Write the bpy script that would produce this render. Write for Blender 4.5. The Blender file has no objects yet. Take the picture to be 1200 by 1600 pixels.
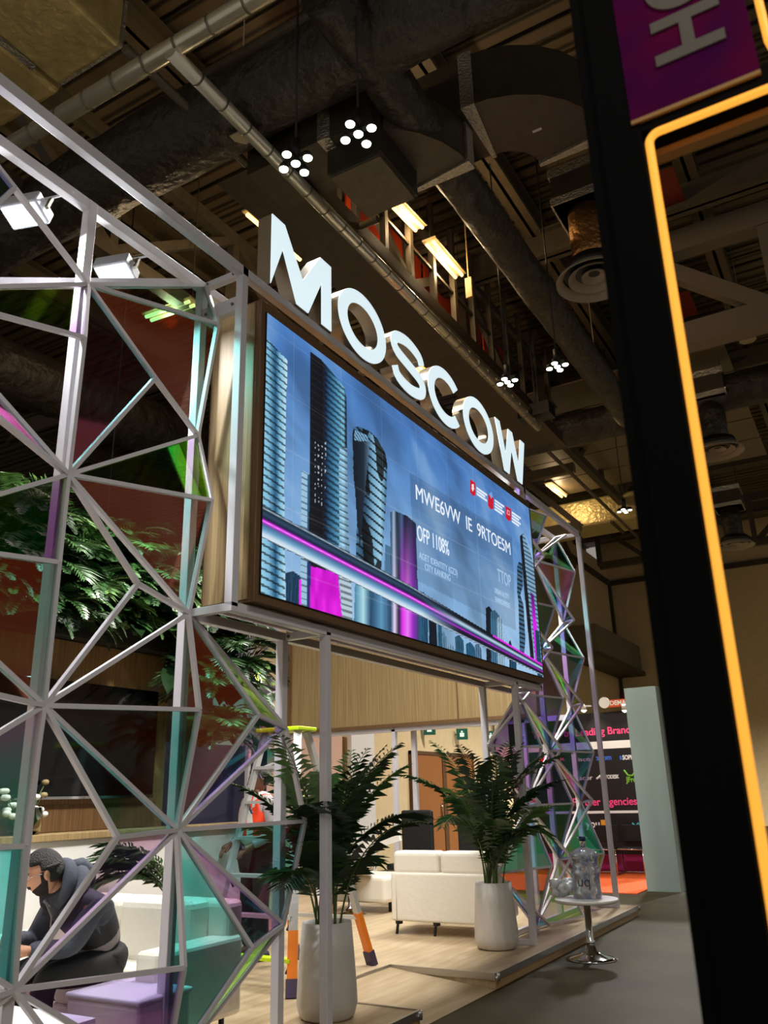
import bpy, bmesh, math, random
import numpy as np
from mathutils import Vector, Matrix
random.seed(7); np.random.seed(7)
SC = bpy.context.scene; COL = SC.collection
V = Vector
# ------------------------------------------------------------------ camera, world, exposure
YAW, PITCH, ROLL, FPX, CAMZ = math.radians(29.8789), math.radians(18.8918), math.radians(-1.5178), 1295.836, 1.5
_cy, _sy, _cp, _sp = math.cos(YAW), math.sin(YAW), math.cos(PITCH), math.sin(PITCH)
CF = V((-_sy*_cp, _cy*_cp, _sp)); _r = V((_cy, _sy, 0)); _u = _r.cross(CF)
CR = math.cos(ROLL)*_r + math.sin(ROLL)*_u; CU = -math.sin(ROLL)*_r + math.cos(ROLL)*_u
CP = V((0, 0, CAMZ))
cam = bpy.data.cameras.new('camera'); camo = bpy.data.objects.new('camera', cam); COL.objects.link(camo)
m = Matrix.Identity(4)
for i in range(3): m[i][0] = CR[i]; m[i][1] = CU[i]; m[i][2] = -CF[i]; m[i][3] = CP[i]
camo.matrix_world = m
cam.sensor_fit = 'VERTICAL'; cam.sensor_height = 32.0; cam.lens = FPX/1600*32.0
cam.clip_start = 0.05; cam.clip_end = 200
cam.dof.use_dof = True; cam.dof.focus_distance = 7.0; cam.dof.aperture_fstop = 4.2
SC.camera = camo
w = bpy.data.worlds.new('world'); SC.world = w; w.use_nodes = True
w.node_tree.nodes['Background'].inputs[0].default_value = (1.0, .91, .80, 1)
w.node_tree.nodes['Background'].inputs[1].default_value = 0.29
SC.view_settings.view_transform = 'Standard'; SC.view_settings.look = 'None'
SC.view_settings.exposure = 0.0; SC.view_settings.gamma = 1.0; SC.view_settings.use_curve_mapping = False
SC.cycles.max_bounces = 10; SC.cycles.transparent_max_bounces = 24; SC.cycles.glossy_bounces = 4
SC.cycles.diffuse_bounces = 4; SC.cycles.sample_clamp_indirect = 4; SC.cycles.caustics_reflective = False

FLOOD_W, HALL_W, BOOTH_W = 120.0, 150.0, 6.5

def ray(px, py): return CF + CR*((px-600)/FPX) - CU*((py-800)/FPX)
def U(px, py, axis, val):
    d = ray(px, py); a = 'xyz'.index(axis); return CP + d*((val-CP[a])/d[a])
def UX(px, py, x): return U(px, py, 'x', x)
def UY(px, py, y): return U(px, py, 'y', y)
def UZ(px, py, z): return U(px, py, 'z', z)
def UD(px, py, d): return CP + ray(px, py)*d

# ------------------------------------------------------------------ materials
def srgb(r, g, b):
    f = lambda c: (c/255/12.92) if c/255 <= .04045 else ((c/255+.055)/1.055)**2.4
    return (f(r), f(g), f(b), 1)
MATS = {}
def mat(name, col, rough=.5, metal=0, emit=0, bump=0, bscale=40, var=0, spec=.5, vscale=6, stretch=None):
    if name in MATS: return MATS[name]
    ma = bpy.data.materials.new(name); ma.use_nodes = True; nt = ma.node_tree; b = nt.nodes['Principled BSDF']
    c = srgb(*col); b.inputs['Base Color'].default_value = c
    b.inputs['Roughness'].default_value = rough; b.inputs['Metallic'].default_value = metal
    b.inputs['Specular IOR Level'].default_value = spec
    if emit: b.inputs['Emission Color'].default_value = c; b.inputs['Emission Strength'].default_value = emit
    if bump or var:
        tc = nt.nodes.new('ShaderNodeTexCoord'); src = tc.outputs['Object']
        if stretch:
            mp = nt.nodes.new('ShaderNodeMapping'); mp.inputs['Scale'].default_value = stretch
            nt.links.new(src, mp.inputs[0]); src = mp.outputs[0]
    if var:
        n = nt.nodes.new('ShaderNodeTexNoise'); n.inputs['Scale'].default_value = vscale; n.inputs['Detail'].default_value = 5
        nt.links.new(src, n.inputs['Vector'])
        cr = nt.nodes.new('ShaderNodeValToRGB'); e = cr.color_ramp.elements
        e[0].position = .3; e[1].position = .7
        e[0].color = tuple(x*(1-var) for x in c[:3])+(1,); e[1].color = tuple(min(1, x*(1+var)) for x in c[:3])+(1,)
        nt.links.new(n.outputs['Fac'], cr.inputs[0]); nt.links.new(cr.outputs[0], b.inputs['Base Color'])
    if bump:
        n2 = nt.nodes.new('ShaderNodeTexNoise'); n2.inputs['Scale'].default_value = bscale; n2.inputs['Detail'].default_value = 4
        nt.links.new(src, n2.inputs['Vector'])
        bp = nt.nodes.new('ShaderNodeBump'); bp.inputs['Strength'].default_value = bump; bp.inputs['Distance'].default_value = .03
        nt.links.new(n2.outputs['Fac'], bp.inputs['Height']); nt.links.new(bp.outputs[0], b.inputs['Normal'])
    MATS[name] = ma; return ma
def wood(name, c1, c2, scale, rough=.5):
    ma = mat(name, c1, rough, var=.01, stretch=scale); nt = ma.node_tree
    n = [x for x in nt.nodes if x.type == 'TEX_NOISE'][0]; n.inputs['Scale'].default_value = 1; n.inputs['Detail'].default_value = 6
    cr = [x for x in nt.nodes if x.type == 'VALTORGB'][0]
    cr.color_ramp.elements[0].color = srgb(*c2); cr.color_ramp.elements[1].color = srgb(*c1)
    cr.color_ramp.elements[0].position = .35; cr.color_ramp.elements[1].position = .65
    return ma
def film(name, t1, t2, g1, g2, refl=.30, sc=1.1):
    """dichroic film on clear acrylic: tinted see-through body and a coloured mirror reflection"""
    ma = bpy.data.materials.new(name); ma.use_nodes = True; nt = ma.node_tree; nt.nodes.clear(); N = nt.nodes.new; L = nt.links.new
    out = N('ShaderNodeOutputMaterial'); mx = N('ShaderNodeMixShader'); tr = N('ShaderNodeBsdfTransparent'); gl = N('ShaderNodeBsdfGlossy')
    gl.inputs['Roughness'].default_value = .04
    tc = N('ShaderNodeTexCoord'); nz = N('ShaderNodeTexNoise'); nz.inputs['Scale'].default_value = sc; nz.inputs['Detail'].default_value = 1.5
    nz.inputs['Distortion'].default_value = 1.2
    L(tc.outputs['Object'], nz.inputs['Vector'])
    lw = N('ShaderNodeLayerWeight'); lw.inputs['Blend'].default_value = .5
    ad = N('ShaderNodeMath'); ad.operation = 'MULTIPLY_ADD'; ad.inputs[1].default_value = .45
    L(lw.outputs['Facing'], ad.inputs[0]); L(nz.outputs['Fac'], ad.inputs[2])
    def ramp(a, b, p0, p1, mode='LINEAR'):
        r = N('ShaderNodeValToRGB'); e = r.color_ramp.elements; e[0].position = p0; e[1].position = p1
        ff = (lambda c: tuple(x**.5 for x in c)) if mode == 'ROOT' else (lambda c: c); e[0].color = ff(srgb(*a)); e[1].color = ff(srgb(*b)); L(ad.outputs[0], r.inputs[0]); return r
    L(ramp(t1, t2, .5, .8, 'ROOT').outputs[0], tr.inputs[0]); L(ramp(g1, g2, .5, .85).outputs[0], gl.inputs[0])
    fr = N('ShaderNodeMath'); fr.operation = 'POWER'; fr.inputs[1].default_value = 4; L(lw.outputs['Facing'], fr.inputs[0])
    mm = N('ShaderNodeMath'); mm.operation = 'MULTIPLY_ADD'; mm.inputs[1].default_value = .7; mm.inputs[2].default_value = refl
    L(fr.outputs[0], mm.inputs[0]); mm.use_clamp = True
    L(mm.outputs[0], mx.inputs[0]); L(tr.outputs[0], mx.inputs[1]); L(gl.outputs[0], mx.inputs[2]); L(mx.outputs[0], out.inputs[0])
    MATS[name] = ma; return ma

W_ = mat('white_painted_steel', (206, 202, 206), .35, spec=.4)
ALU = mat('brushed_aluminium', (175, 172, 168), .35, 1)
CHROME = mat('chrome', (215, 215, 215), .08, 1)
BLACK = mat('black_paint', (9, 9, 10), .55)
WHITE = mat('white_laminate', (225, 222, 216), .4)
LEATHER = mat('cream_leather', (226, 220, 206), .42, bump=.12, bscale=18)
OAK = wood('oak_veneer', (158, 134, 92), (132, 110, 70), (60, 60, 1.2), .5)
OAKD = wood('dark_oak_veneer', (112, 82, 48), (88, 62, 34), (70, 70, 1.4), .5)
OAKF = wood('oak_floor', (190, 170, 138), (168, 146, 112), (14, 1.6, 1), .38)
CONC = mat('polished_concrete', (58, 51, 31), .5, spec=.12, var=.3, vscale=1.6, bump=.05, bscale=5)
WALLM = mat('beige_wall_paint', (214, 190, 146), .75, var=.05)
STEEL = mat('galvanised_steel', (92, 84, 68), .5, .3, var=.2)
DKSTEEL = mat('dark_roof_steel', (66, 58, 44), .6, .1, var=.2)
INSUL = mat('dark_insulation_wrap', (46, 41, 33), .5, bump=1.0, bscale=3.5, var=.35)
INSUL.node_tree.nodes['Bump'].inputs['Distance'].default_value = .12
PIPE = mat('spiral_pipe_metal', (216, 210, 192), .25, .6, bump=.04, bscale=3)
FOIL = mat('crinkled_foil_wrap', (196, 178, 122), .3, .3, bump=1.0, bscale=9, var=.2)
SILV = mat('silver_foil_tape', (200, 196, 186), .25, .9, bump=1.0, bscale=30)
ORANGE = mat('orange_panel', (196, 62, 22), .6)
LEAFD = mat('dark_leaf', (24, 46, 22), .36, var=.35, vscale=3)
LEAFM = mat('mid_green_leaf', (38, 70, 30), .34, var=.35, vscale=3)
LEAFL = mat('light_green_leaf', (72, 104, 48), .36, var=.3, vscale=3)
STEM = mat('leaf_stem', (84, 100, 48), .5)
SOIL = mat('potting_soil', (40, 30, 22), .9, bump=.6, bscale=60)
POT = mat('pale_planter', (196, 190, 182), .45)
TVM = mat('black_glass_screen', (6, 6, 7), .08)
WARM = mat('warm_tube', (255, 214, 140), .4, emit=2.6)
LED = mat('white_led', (250, 255, 226), .4, emit=7)
FLOODL = mat('flood_lens', (226, 238, 255), .4, emit=6)
FACE_L = mat('lit_letter_face', (214, 233, 240), .4, emit=.95)
NEON = mat('amber_neon', (255, 172, 62), .4, emit=1.05)
RUBBER = mat('purple_rubber', (58, 44, 70), .6)
GREYP = mat('diffuser_grey', (150, 138, 120), .5)
FILMS = {
 'rose': film('film_rose', (120, 224, 212), (206, 236, 232), (232, 92, 58), (255, 150, 130), .17),
 'teal': film('film_teal', (84, 214, 210), (190, 240, 244), (255, 110, 60), (255, 120, 200), .2),
 'green': film('film_green', (226, 150, 240), (236, 214, 244), (40, 255, 70), (190, 255, 40), .28),
 'violet': film('film_violet', (150, 90, 250), (176, 180, 252), (200, 255, 50), (90, 255, 170), .26),
 'amber': film('film_amber', (226, 226, 244), (220, 236, 226), (255, 220, 110), (190, 255, 120), .3),
 'magenta': film('film_magenta', (200, 140, 250), (246, 190, 240), (90, 255, 170), (60, 230, 255), .24),
 'mint': film('film_mint', (176, 240, 190), (250, 214, 236), (255, 120, 220), (120, 160, 255), .2),
 'lilac': film('film_lilac', (206, 190, 252), (236, 230, 250), (255, 120, 220), (120, 160, 255), .16),
 'clear': film('film_clear', (220, 240, 232), (246, 222, 240), (120, 220, 200), (255, 150, 220), .16),
}
# ------------------------------------------------------------------ object helpers
ORG = {}
def tag(o, label=None, cat=None, group=None, kind=None):
    if label: o['label'] = label
    if cat: o['category'] = cat
    if group: o['group'] = group
    if kind: o['kind'] = kind
    return o
def thing(name, label, cat, loc=(0, 0, 0), group=None):
    o = bpy.data.objects.new(name, None); COL.objects.link(o); o.location = loc; o.empty_display_size = .1
    ORG[o.name] = V(loc); return tag(o, label, cat, group)
class MB:
    def __init__(s): s.v = []; s.f = []; s.mi = []; s.cur = 0; s.smooth = []; s.sm = False
    def add(s, vs, fs):
        n = len(s.v); s.v += [tuple(x) for x in vs]
        for f in fs: s.f.append([n+i for i in f]); s.mi.append(s.cur); s.smooth.append(s.sm)
        return s
    def box(s, a, b):
        x0, y0, z0 = (min(a[i], b[i]) for i in range(3)); x1, y1, z1 = (max(a[i], b[i]) for i in range(3))
        return s.add([(x0,y0,z0),(x1,y0,z0),(x1,y1,z0),(x0,y1,z0),(x0,y0,z1),(x1,y0,z1),(x1,y1,z1),(x0,y1,z1)],
                     [(0,3,2,1),(4,5,6,7),(0,1,5,4),(1,2,6,5),(2,3,7,6),(3,0,4,7)])
    def obox(s, c, ax, ay, az):
        c, ax, ay, az = V(c), V(ax), V(ay), V(az)
        vs = [c+sx*ax+sy*ay+sz*az for sz in (-1,1) for sx, sy in ((-1,-1),(1,-1),(1,1),(-1,1))]
        return s.add(vs, [(0,3,2,1),(4,5,6,7),(0,1,5,4),(1,2,6,5),(2,3,7,6),(3,0,4,7)])
    def bar(s, p, q, wd, dp=None, up=(0, 0, 1)):
        p, q = V(p), V(q); d = (q-p); L = d.length
        if L < 1e-6: return s
        d /= L; up = V(up)
        if abs(d.dot(up)) > .98: up = V((1, 0, 0))
        a = d.cross(up).normalized(); b = a.cross(d).normalized(); dp = dp or wd
        return s.obox((p+q)/2, d*(L/2), a*(wd/2), b*(dp/2))
    def tube(s, pts, r, n=8, cap=True):
        pts = [V(p) for p in pts]; rs = r if isinstance(r, (list, tuple)) else [r]*len(pts); old = s.sm; s.sm = True
        vs = []; prev = None
        for i, p in enumerate(pts):
            d = (pts[min(i+1, len(pts)-1)]-pts[max(i-1, 0)])
            d = d.normalized() if d.length > 1e-9 else V((0,0,1))
            if prev is None:
                u = V((0,0,1)) if abs(d.z) < .9 else V((1,0,0)); a = d.cross(u).normalized()
            else: a = (prev-d*prev.dot(d)).normalized()
            prev = a; b = d.cross(a)
            for k in range(n):
                t = 2*math.pi*k/n; vs.append(p+rs[i]*(math.cos(t)*a+math.sin(t)*b))
        fs = [(i*n+k, i*n+(k+1)%n, (i+1)*n+(k+1)%n, (i+1)*n+k) for i in range(len(pts)-1) for k in range(n)]
        s.add(vs, fs); s.sm = old
        if cap: m0 = len(s.v)-len(vs); s.f.append([m0+k for k in reversed(range(n))]); s.f.append([m0+(len(pts)-1)*n+k for k in range(n)]); s.mi += [s.cur]*2; s.smooth += [False]*2
        return s
    def lathe(s, c, prof, n=32, capb=True, capt=True, wob=None):
        old = s.sm; s.sm = True; vs = []
        for i, (r, z) in enumerate(prof):
            for k in range(n):
                t = 2*math.pi*k/n; rr = r*(1+(wob(t, z) if wob else 0)); vs.append((c[0]+rr*math.cos(t), c[1]+rr*math.sin(t), c[2]+z))
        n0 = len(s.v)
        s.add(vs, [(i*n+k, i*n+(k+1)%n, (i+1)*n+(k+1)%n, (i+1)*n+k) for i in range(len(prof)-1) for k in range(n)]); s.sm = old
        if capb: s.f.append([n0+k for k in reversed(range(n))]); s.mi.append(s.cur); s.smooth.append(False)
        if capt: s.f.append([n0+(len(prof)-1)*n+k for k in range(n)]); s.mi.append(s.cur); s.smooth.append(False)
        return s
    def prism(s, poly, off):
        """closed polygon of 3D points, pushed along off"""
        n = len(poly); off = V(off); vs = [V(p) for p in poly]+[V(p)+off for p in poly]
        return s.add(vs, [tuple(range(n)), tuple(reversed(range(n, 2*n)))]+[(i, i+n, (i+1) % n+n, (i+1) % n) for i in range(n)])
    def build(s, name, ma, parent=None, loc=None, bevel=0):
        me = bpy.data.meshes.new(name); org = ORG[parent.name] if parent else (V(loc) if loc is not None else V((0,0,0)))
        me.from_pydata([tuple(V(v)-org) for v in s.v], [], s.f); me.update()
        mats = ma if isinstance(ma, (list, tuple)) else [ma]
        for x in mats: me.materials.append(x)
        if len(mats) > 1: me.polygons.foreach_set('material_index', s.mi)
        me.polygons.foreach_set('use_smooth', s.smooth)
        bm = bmesh.new(); bm.from_mesh(me); bmesh.ops.recalc_face_normals(bm, faces=bm.faces); bm.to_mesh(me); bm.free()
        o = bpy.data.objects.new(name, me); COL.objects.link(o)
        if parent: o.parent = parent; ORG[o.name] = org
        else: o.location = org; ORG[o.name] = org
        if bevel:
            b = o.modifiers.new('bevel', 'BEVEL'); b.width = bevel; b.segments = 3; b.limit_method = 'ANGLE'
        return o
def part(name, ma, parent, fn, bevel=0):
    b = MB(); fn(b); return b.build(name, ma, parent, bevel=bevel)
def struct(name, ma, fn):
    b = MB(); fn(b); return tag(b.build(name, ma), kind='structure')
def children(o): return [c for c in COL.objects if c.parent == o]
def copy_tree(o, parent=None, loc=None):
    c = o.copy(); COL.objects.link(c)
    if parent: c.parent = parent
    if loc is not None: c.location = loc
    for ch in children(o): copy_tree(ch, c)
    return c
def text(s, size, ma, parent, org, right, up, name='lettering', ext=.002, sx=1.0, align='LEFT', bold=0, spacing=1.0):
    cu = bpy.data.curves.new(name, 'FONT'); cu.body = s; cu.size = size; cu.extrude = ext; cu.align_x = align; cu.offset = bold; cu.space_character = spacing
    t = bpy.data.objects.new('t', cu); COL.objects.link(t); dg = bpy.context.evaluated_depsgraph_get(); dg.update()
    me = bpy.data.meshes.new_from_object(t.evaluated_get(dg)); COL.objects.unlink(t); bpy.data.objects.remove(t)
    right = V(right).normalized(); up = V(up).normalized(); nn = right.cross(up)
    po = ORG[parent.name]
    for v in me.vertices: v.co = V(org)+right*v.co.x*sx+up*v.co.y+nn*v.co.z-po
    me.materials.clear(); me.materials.append(ma)
    o = bpy.data.objects.new(name, me); COL.objects.link(o); o.parent = parent; ORG[o.name] = po; return o
def lamp(name, kind, loc, energy, parent, color=(1, 1, 1), size=.3, target=None, spread=None, spot=None):
    l = bpy.data.lights.new(name, kind); l.energy = energy; l.color = color
    if kind == 'AREA': l.size = size
    if kind == 'SPOT': l.spot_size = spot or 2.2; l.spot_blend = .6; l.shadow_soft_size = size
    if kind == 'POINT': l.shadow_soft_size = size
    o = bpy.data.objects.new(name, l); COL.objects.link(o); o.parent = parent; o.location = V(loc)-ORG[parent.name]
    if target is not None: o.rotation_euler = (V(target)-V(loc)).to_track_quat('-Z', 'Y').to_euler()
    return o
def skin(name, verts, edges, radii, ma, parent, sub=2, root=0):
    """one continuous surface grown round a jointed skeleton"""
    me = bpy.data.meshes.new(name); me.from_pydata([tuple(v) for v in verts], edges, [])
    o = bpy.data.objects.new(name, me); COL.objects.link(o)
    bm = bmesh.new(); bm.from_mesh(me); ly = bm.verts.layers.skin.verify(); bm.verts.ensure_lookup_table()
    for i, v in enumerate(bm.verts):
        r = radii[i]; v[ly].radius = r if isinstance(r, tuple) else (r, r); v[ly].use_root = (i == root)
    bm.to_mesh(me); bm.free()
    sk = o.modifiers.new('s', 'SKIN'); sk.use_smooth_shade = True
    if sub: sb = o.modifiers.new('u', 'SUBSURF'); sb.levels = sub; sb.render_levels = sub
    dg = bpy.context.evaluated_depsgraph_get(); dg.update(); nm = bpy.data.meshes.new_from_object(o.evaluated_get(dg))
    COL.objects.unlink(o); bpy.data.objects.remove(o)
    po = ORG[parent.name]
    for v in nm.vertices: v.co = v.co-po
    for p in nm.polygons: p.use_smooth = True
    nm.materials.clear()
    for x in (ma if isinstance(ma, (list, tuple)) else [ma]): nm.materials.append(x)
    r = bpy.data.objects.new(name, nm); COL.objects.link(r); r.parent = parent; ORG[r.name] = po; return r

PT = .115                                    # platform top
XF, XB = -3.23, -3.59                        # front and rear frame planes of the stand
# ------------------------------------------------------------------ the hall
struct('floor', CONC, lambda b: b.box((-34, -4, -.1), (16, 38.2, 0)))
deck = mat('corrugated_deck', (58, 50, 38), .55, .1); nt = deck.node_tree
tc = nt.nodes.new('ShaderNodeTexCoord'); wv = nt.nodes.new('ShaderNodeTexWave'); wv.bands_direction = 'Y'; wv.inputs['Scale'].default_value = 1.15
wv.inputs['Distortion'].default_value = .3
cr = nt.nodes.new('ShaderNodeValToRGB'); cr.color_ramp.elements[0].color = srgb(36, 30, 20); cr.color_ramp.elements[1].color = srgb(108, 93, 68)
cr.color_ramp.elements[1].position = .35
nt.links.new(tc.outputs['Object'], wv.inputs['Vector']); nt.links.new(wv.outputs['Fac'], cr.inputs[0]); nt.links.new(cr.outputs[0], nt.nodes['Principled BSDF'].inputs['Base Color'])
CZ = 12.5
def _deck(b):
    y = -3.0
    while y < 38:
        b.box((-34, y, CZ), (16, y+.26, CZ+.1)); b.box((-34, y+.26, CZ+.07), (16, y+.34, CZ+.1)); y += .34
struct('ceiling', deck, _deck)
struct('wall_left', WALLM, lambda b: b.box((-10.1, 12.2, 0), (-9.8, 38, 11.4)))
struct('wall_back', WALLM, lambda b: b.box((-10.1, 37.8, 0), (16, 38.1, CZ+.1)))
struct('wall_far_left', mat('grey_wall', (92, 90, 84), .8), lambda b: b.box((-34, -4, 0), (-33.8, 38, CZ)))
struct('trim_1', DKSTEEL, lambda b: (b.bar((-9.72, 12.4, 10.55), (-9.72, 37.7, 10.55), .14, .22), b.bar((-9.72, 37.7, 10.55), (15, 37.7, 10.55), .14, .22), b.bar((-9.72, 37.7, 0), (-9.72, 37.7, 10.5), .12, .12)))
def roof_beam(x, z=12.1, y0=3, y1=37.5, wd=.34, h=.5, ma=None):
    return struct('roof_beam', ma or mat('roof_beam_paint', (104, 92, 68), .6, var=.1), lambda b: (b.box((x-wd/2, y0, z-h/2), (x+wd/2, y1, z-h/2+.04)), b.box((x-.03, y0, z-h/2), (x+.03, y1, z+h/2)), b.box((x-wd/2, y0, z+h/2-.04), (x+wd/2, y1, z+h/2))))
for x in (-4.15, -1.2, 1.8, 4.8, -7.4, -10.6, -13.8, -17.0, -20.2): roof_beam(x)
def cross_beam(y, z=11.6, x0=-20, x1=8, wd=.3, h=.6):
    return struct('roof_beam', mat('cross_beam_paint', (86, 76, 58), .6, var=.1), lambda b: (b.box((x0, y-wd/2, z-h/2), (x1, y+wd/2, z-h/2+.04)), b.box((x0, y-.03, z-h/2), (x1, y+.03, z+h/2)), b.box((x0, y-wd/2, z+h/2-.04), (x1, y+wd/2, z+h/2))))
for y in (13.5, 20.5, 27.5, 33.0): cross_beam(y)
# trusses: two along the booth, one to the far right
def truss(x0, y0, x1, y1, z0, z1, n, ma, label, t=.14):
    r = thing('roof_truss', label, 'roof truss', (x0, y0, z0)); P = lambda k, z: V((x0+(x1-x0)*k, y0+(y1-y0)*k, z))
    part('bottom_chord', ma, r, lambda b: b.bar(P(0, z0), P(1, z0), t, t*1.3)); part('top_chord', ma, r, lambda b: b.bar(P(0, z1), P(1, z1), t, t*1.3))
    for i in range(n):
        a, c = i/n, (i+1)/n
        part('vertical', ma, r, lambda b: b.bar(P(a, z0), P(a, z1), t*.8))
        part('diagonal', ma, r, lambda b: b.bar(P(a, z0 if i % 2 else z1), P(c, z1 if i % 2 else z0), t*.8))
    return r
truss(-9.0, 4.5, -9.0, 30, 9.6, 11.6, 9, STEEL, 'grey steel roof truss above the rear of the stand', .2)
truss(-5.9, 9.0, -5.9, 33, 10.2, 11.8, 10, DKSTEEL, 'dark steel roof truss between the lettered beam and the catwalk', .18)
_ta, _tb = UZ(1035, 420, 11.0), UZ(1245, 300, 11.0)
truss(_ta.x-.5, _ta.y, _ta.x+9, _ta.y, 9.4, 11.4, 4, mat('pale_truss_paint', (122, 108, 92), .6), 'pale painted roof truss seen through the amber lit frame', .36)
truss(-20, 21.0, -6, 21.0, 8.2, 9.9, 9, mat('mid_truss_paint', (110, 98, 76), .6), 'tan cross truss far behind the white letters', .2)
truss(-8, 30.0, 10, 30.0, 9.4, 11.0, 10, DKSTEEL, 'distant dark cross truss in front of the end wall', .2)
# ------------------------------------------------------------------ ceiling services
def duct_tube(name, label, cat, pts, r, ma, n=14, rings=0, wob=0):
    P = [V(p) for p in pts]; L = []
    for a, c in zip(P[:-1], P[1:]):
        k = max(2, int((c-a).length/.5)) if wob else 1
        L += [a.lerp(c, i/k) for i in range(k)]
    L.append(P[-1]); rs = [r*(1+random.uniform(-wob, wob)) for _ in L]
    t = thing(name, label, cat, P[0]); part('casing', ma, t, lambda b: b.tube(L, rs, n))
    if rings:
        d = P[-1]-P[0]; k = int(d.length/rings)
        [part('seam', mat('seam_metal', (120, 116, 104), .4, .8), t, lambda b: b.tube([P[0]+d*(i/k)-d.normalized()*.012, P[0]+d*(i/k)+d.normalized()*.012], r*1.06, n)) for i in range(1, k)]
    return t
a, c = UZ(-60, 275, 9.0), UZ(420, -48, 9.0)
duct_tube('spiral_pipe', 'fat shiny spiral pipe crossing the upper left corner', 'pipe', (V((a.x, a.y, 9)), V((c.x+6, a.y, 9))), .105, PIPE, 16, .45)
a = UZ(266, 80, 8.9)
duct_tube('spiral_pipe', 'long shiny spiral pipe running back behind the letter M', 'pipe', (V((a.x, a.y, 8.9)), V((a.x-.1, 15.8, 8.9))), .085, PIPE, 14, .4)
a, c = UZ(195, 75, 9.4), UZ(495, 365, 9.4)
duct_tube('water_pipe', 'thin dull grey pipe beside the long spiral pipe', 'pipe', (V((a.x, a.y, 9.4)), V((a.x, c.y+.2, 9.4)), V((a.x+.9, c.y+.2, 9.4))), .055, STEEL)
a = UZ(420, 62, 9.7)
duct_tube('water_pipe', 'grey pipe crossing over the top of the photo near the dark duct', 'pipe', (V((a.x-1.1, a.y, 9.7)), V((a.x+5, a.y, 9.7))), .07, STEEL)
a = UZ(755, 780, 8.4)
duct_tube('conduit', 'thin straight conduit slanting down past the letter W', 'pipe', (V((-6.0, 8, 9.6)), V((-6.0, 36, 9.6))), .05, STEEL)
# insulated ducts
a = UZ(330, 175, 9.6)
duct_tube('insulated_duct', 'huge dark wrinkled duct crossing behind the fat spiral pipe', 'duct', (V((-16, a.y+.15, 9.5)), V((-9, a.y+.1, 9.55)), V((5, a.y, 9.6))), .5, INSUL, 16, 0, .07)
a = UZ(690, 262, 9.3)
duct_tube('insulated_duct', 'long dark wrapped duct running back towards the ring diffuser', 'duct', (V((a.x+.1, 5.2, 9.3)), V((a.x+.05, 17.2, 9.3))), .27, INSUL, 14, 0, .05)
a = UZ(880, 600, 10)
duct_tube('insulated_duct', 'dark wrapped cross duct beyond the hanging lamp pair', 'duct', (V((-9, 18.3, 9.8)), V((6, 18.3, 9.8))), .42, INSUL, 12, 0, .07)
duct_tube('insulated_duct', 'sagging wrapped duct behind the left glass panels', 'duct', (V((-13, 7.5, 9.2)), V((-12.6, 13, 9.3)), V((-12.2, 22, 9.3))), .55, INSUL, 12, 0, .1)
# foil wrapped rectangular duct in the corner
t = thing('foil_duct', 'gold foil wrapped duct filling the top left corner', 'duct', UZ(80, 60, 9.6))
a, c = UZ(157, 42, 9.6), UZ(84, 92, 9.6)
part('duct_section', FOIL, t, lambda b: b.box((a.x-1.05, -1.0, 9.6), (a.x, a.y+.3, 10.3)), .05)
part('duct_section', FOIL, t, lambda b: b.box((a.x-2.3, -1.0, 9.65), (a.x-1.15, a.y+.42, 10.3)), .08)
part('duct_section', FOIL, t, lambda b: b.box((a.x+.25, -1.0, 9.75), (a.x+.75, a.y-.25, 10.3)), .08)
part('edge_strip', SILV, t, lambda b: (b.box((a.x-1.15, -1, 9.62), (a.x-1.05, a.y, 10.2)), b.box((a.x-1.05, a.y+.28, 9.62), (a.x, a.y+.33, 10.3))))
# dark plenum box near the pair of lamps
p0, p1, p2 = UZ(507, 270, 8.6), UZ(556, 255, 8.6), UZ(600, 330, 8.6)
t = thing('plenum_box', 'dark boxy air plenum beside the nearest hanging lamps', 'duct', p1)
part('box', mat('plenum_dark', (40, 36, 30), .5, var=.2), t, lambda b: b.box((p0.x, p1.y, 8.62), (p0.x+.75, p2.y, 10.2)))
part('base_panel', STEEL, t, lambda b: b.box((p0.x+.03, p1.y+.03, 8.57), (p0.x+.72, p2.y-.03, 8.62)))
for k in range(3): part('bolt_hole', BLACK, t, lambda b: b.tube([(p0.x+.12, p1.y-.01, 9.9-.2*k), (p0.x+.12, p1.y+.01, 9.9-.2*k)], .05, 10))
# elbows with foil seams
def elbow(label, cx, cy, z, w, h, sgn, bandpx=None):
    t = thing('duct_elbow', label, 'duct', (cx, cy, z)); R = 1.0; pts = [(cx+sgn*R*math.sin(q), cy+R*(1-math.cos(q))) for q in np.linspace(0, math.pi/2, 8)]
    def arc(b, r0, r1, z0, z1, q0=0, q1=math.pi/2, n=8):
        A = [[(cx+sgn*r*math.sin(q), cy+R-r*math.cos(q), zz) for q in np.linspace(q0, q1, n)] for (r, zz) in ((r0, z0), (r1, z0), (r1, z1), (r0, z1))]
        vs = [p for ring in zip(*A) for p in ring]
        b.add(vs, [(i*4+k, i*4+(k+1) % 4, (i+1)*4+(k+1) % 4, (i+1)*4+k) for i in range(n-1) for k in range(4)]+[(0, 1, 2, 3), tuple((n-1)*4+k for k in (3, 2, 1, 0))])
    part('bend', mat('duct_metal', (78, 70, 58), .45, .4, var=.15), t, lambda b: arc(b, R-w/2, R+w/2, z, z+h))
    for q in (0.0, math.pi/2-.12): part('foil_seam', SILV, t, lambda b: arc(b, R-w/2-.03, R+w/2+.03, z-.03, z+h+.03, q, q+.12, 3))
    part('tag', WHITE, t, lambda b: b.box((cx+sgn*.62, cy+.35, z-.006), (cx+sgn*.62+.12, cy+.39, z)))
    part('straight', mat('duct_metal', (78, 70, 58)), t, lambda b: b.box((cx-sgn*1.1, cy-w/2, z), (cx, cy+w/2, z+h)))
    return t
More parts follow.
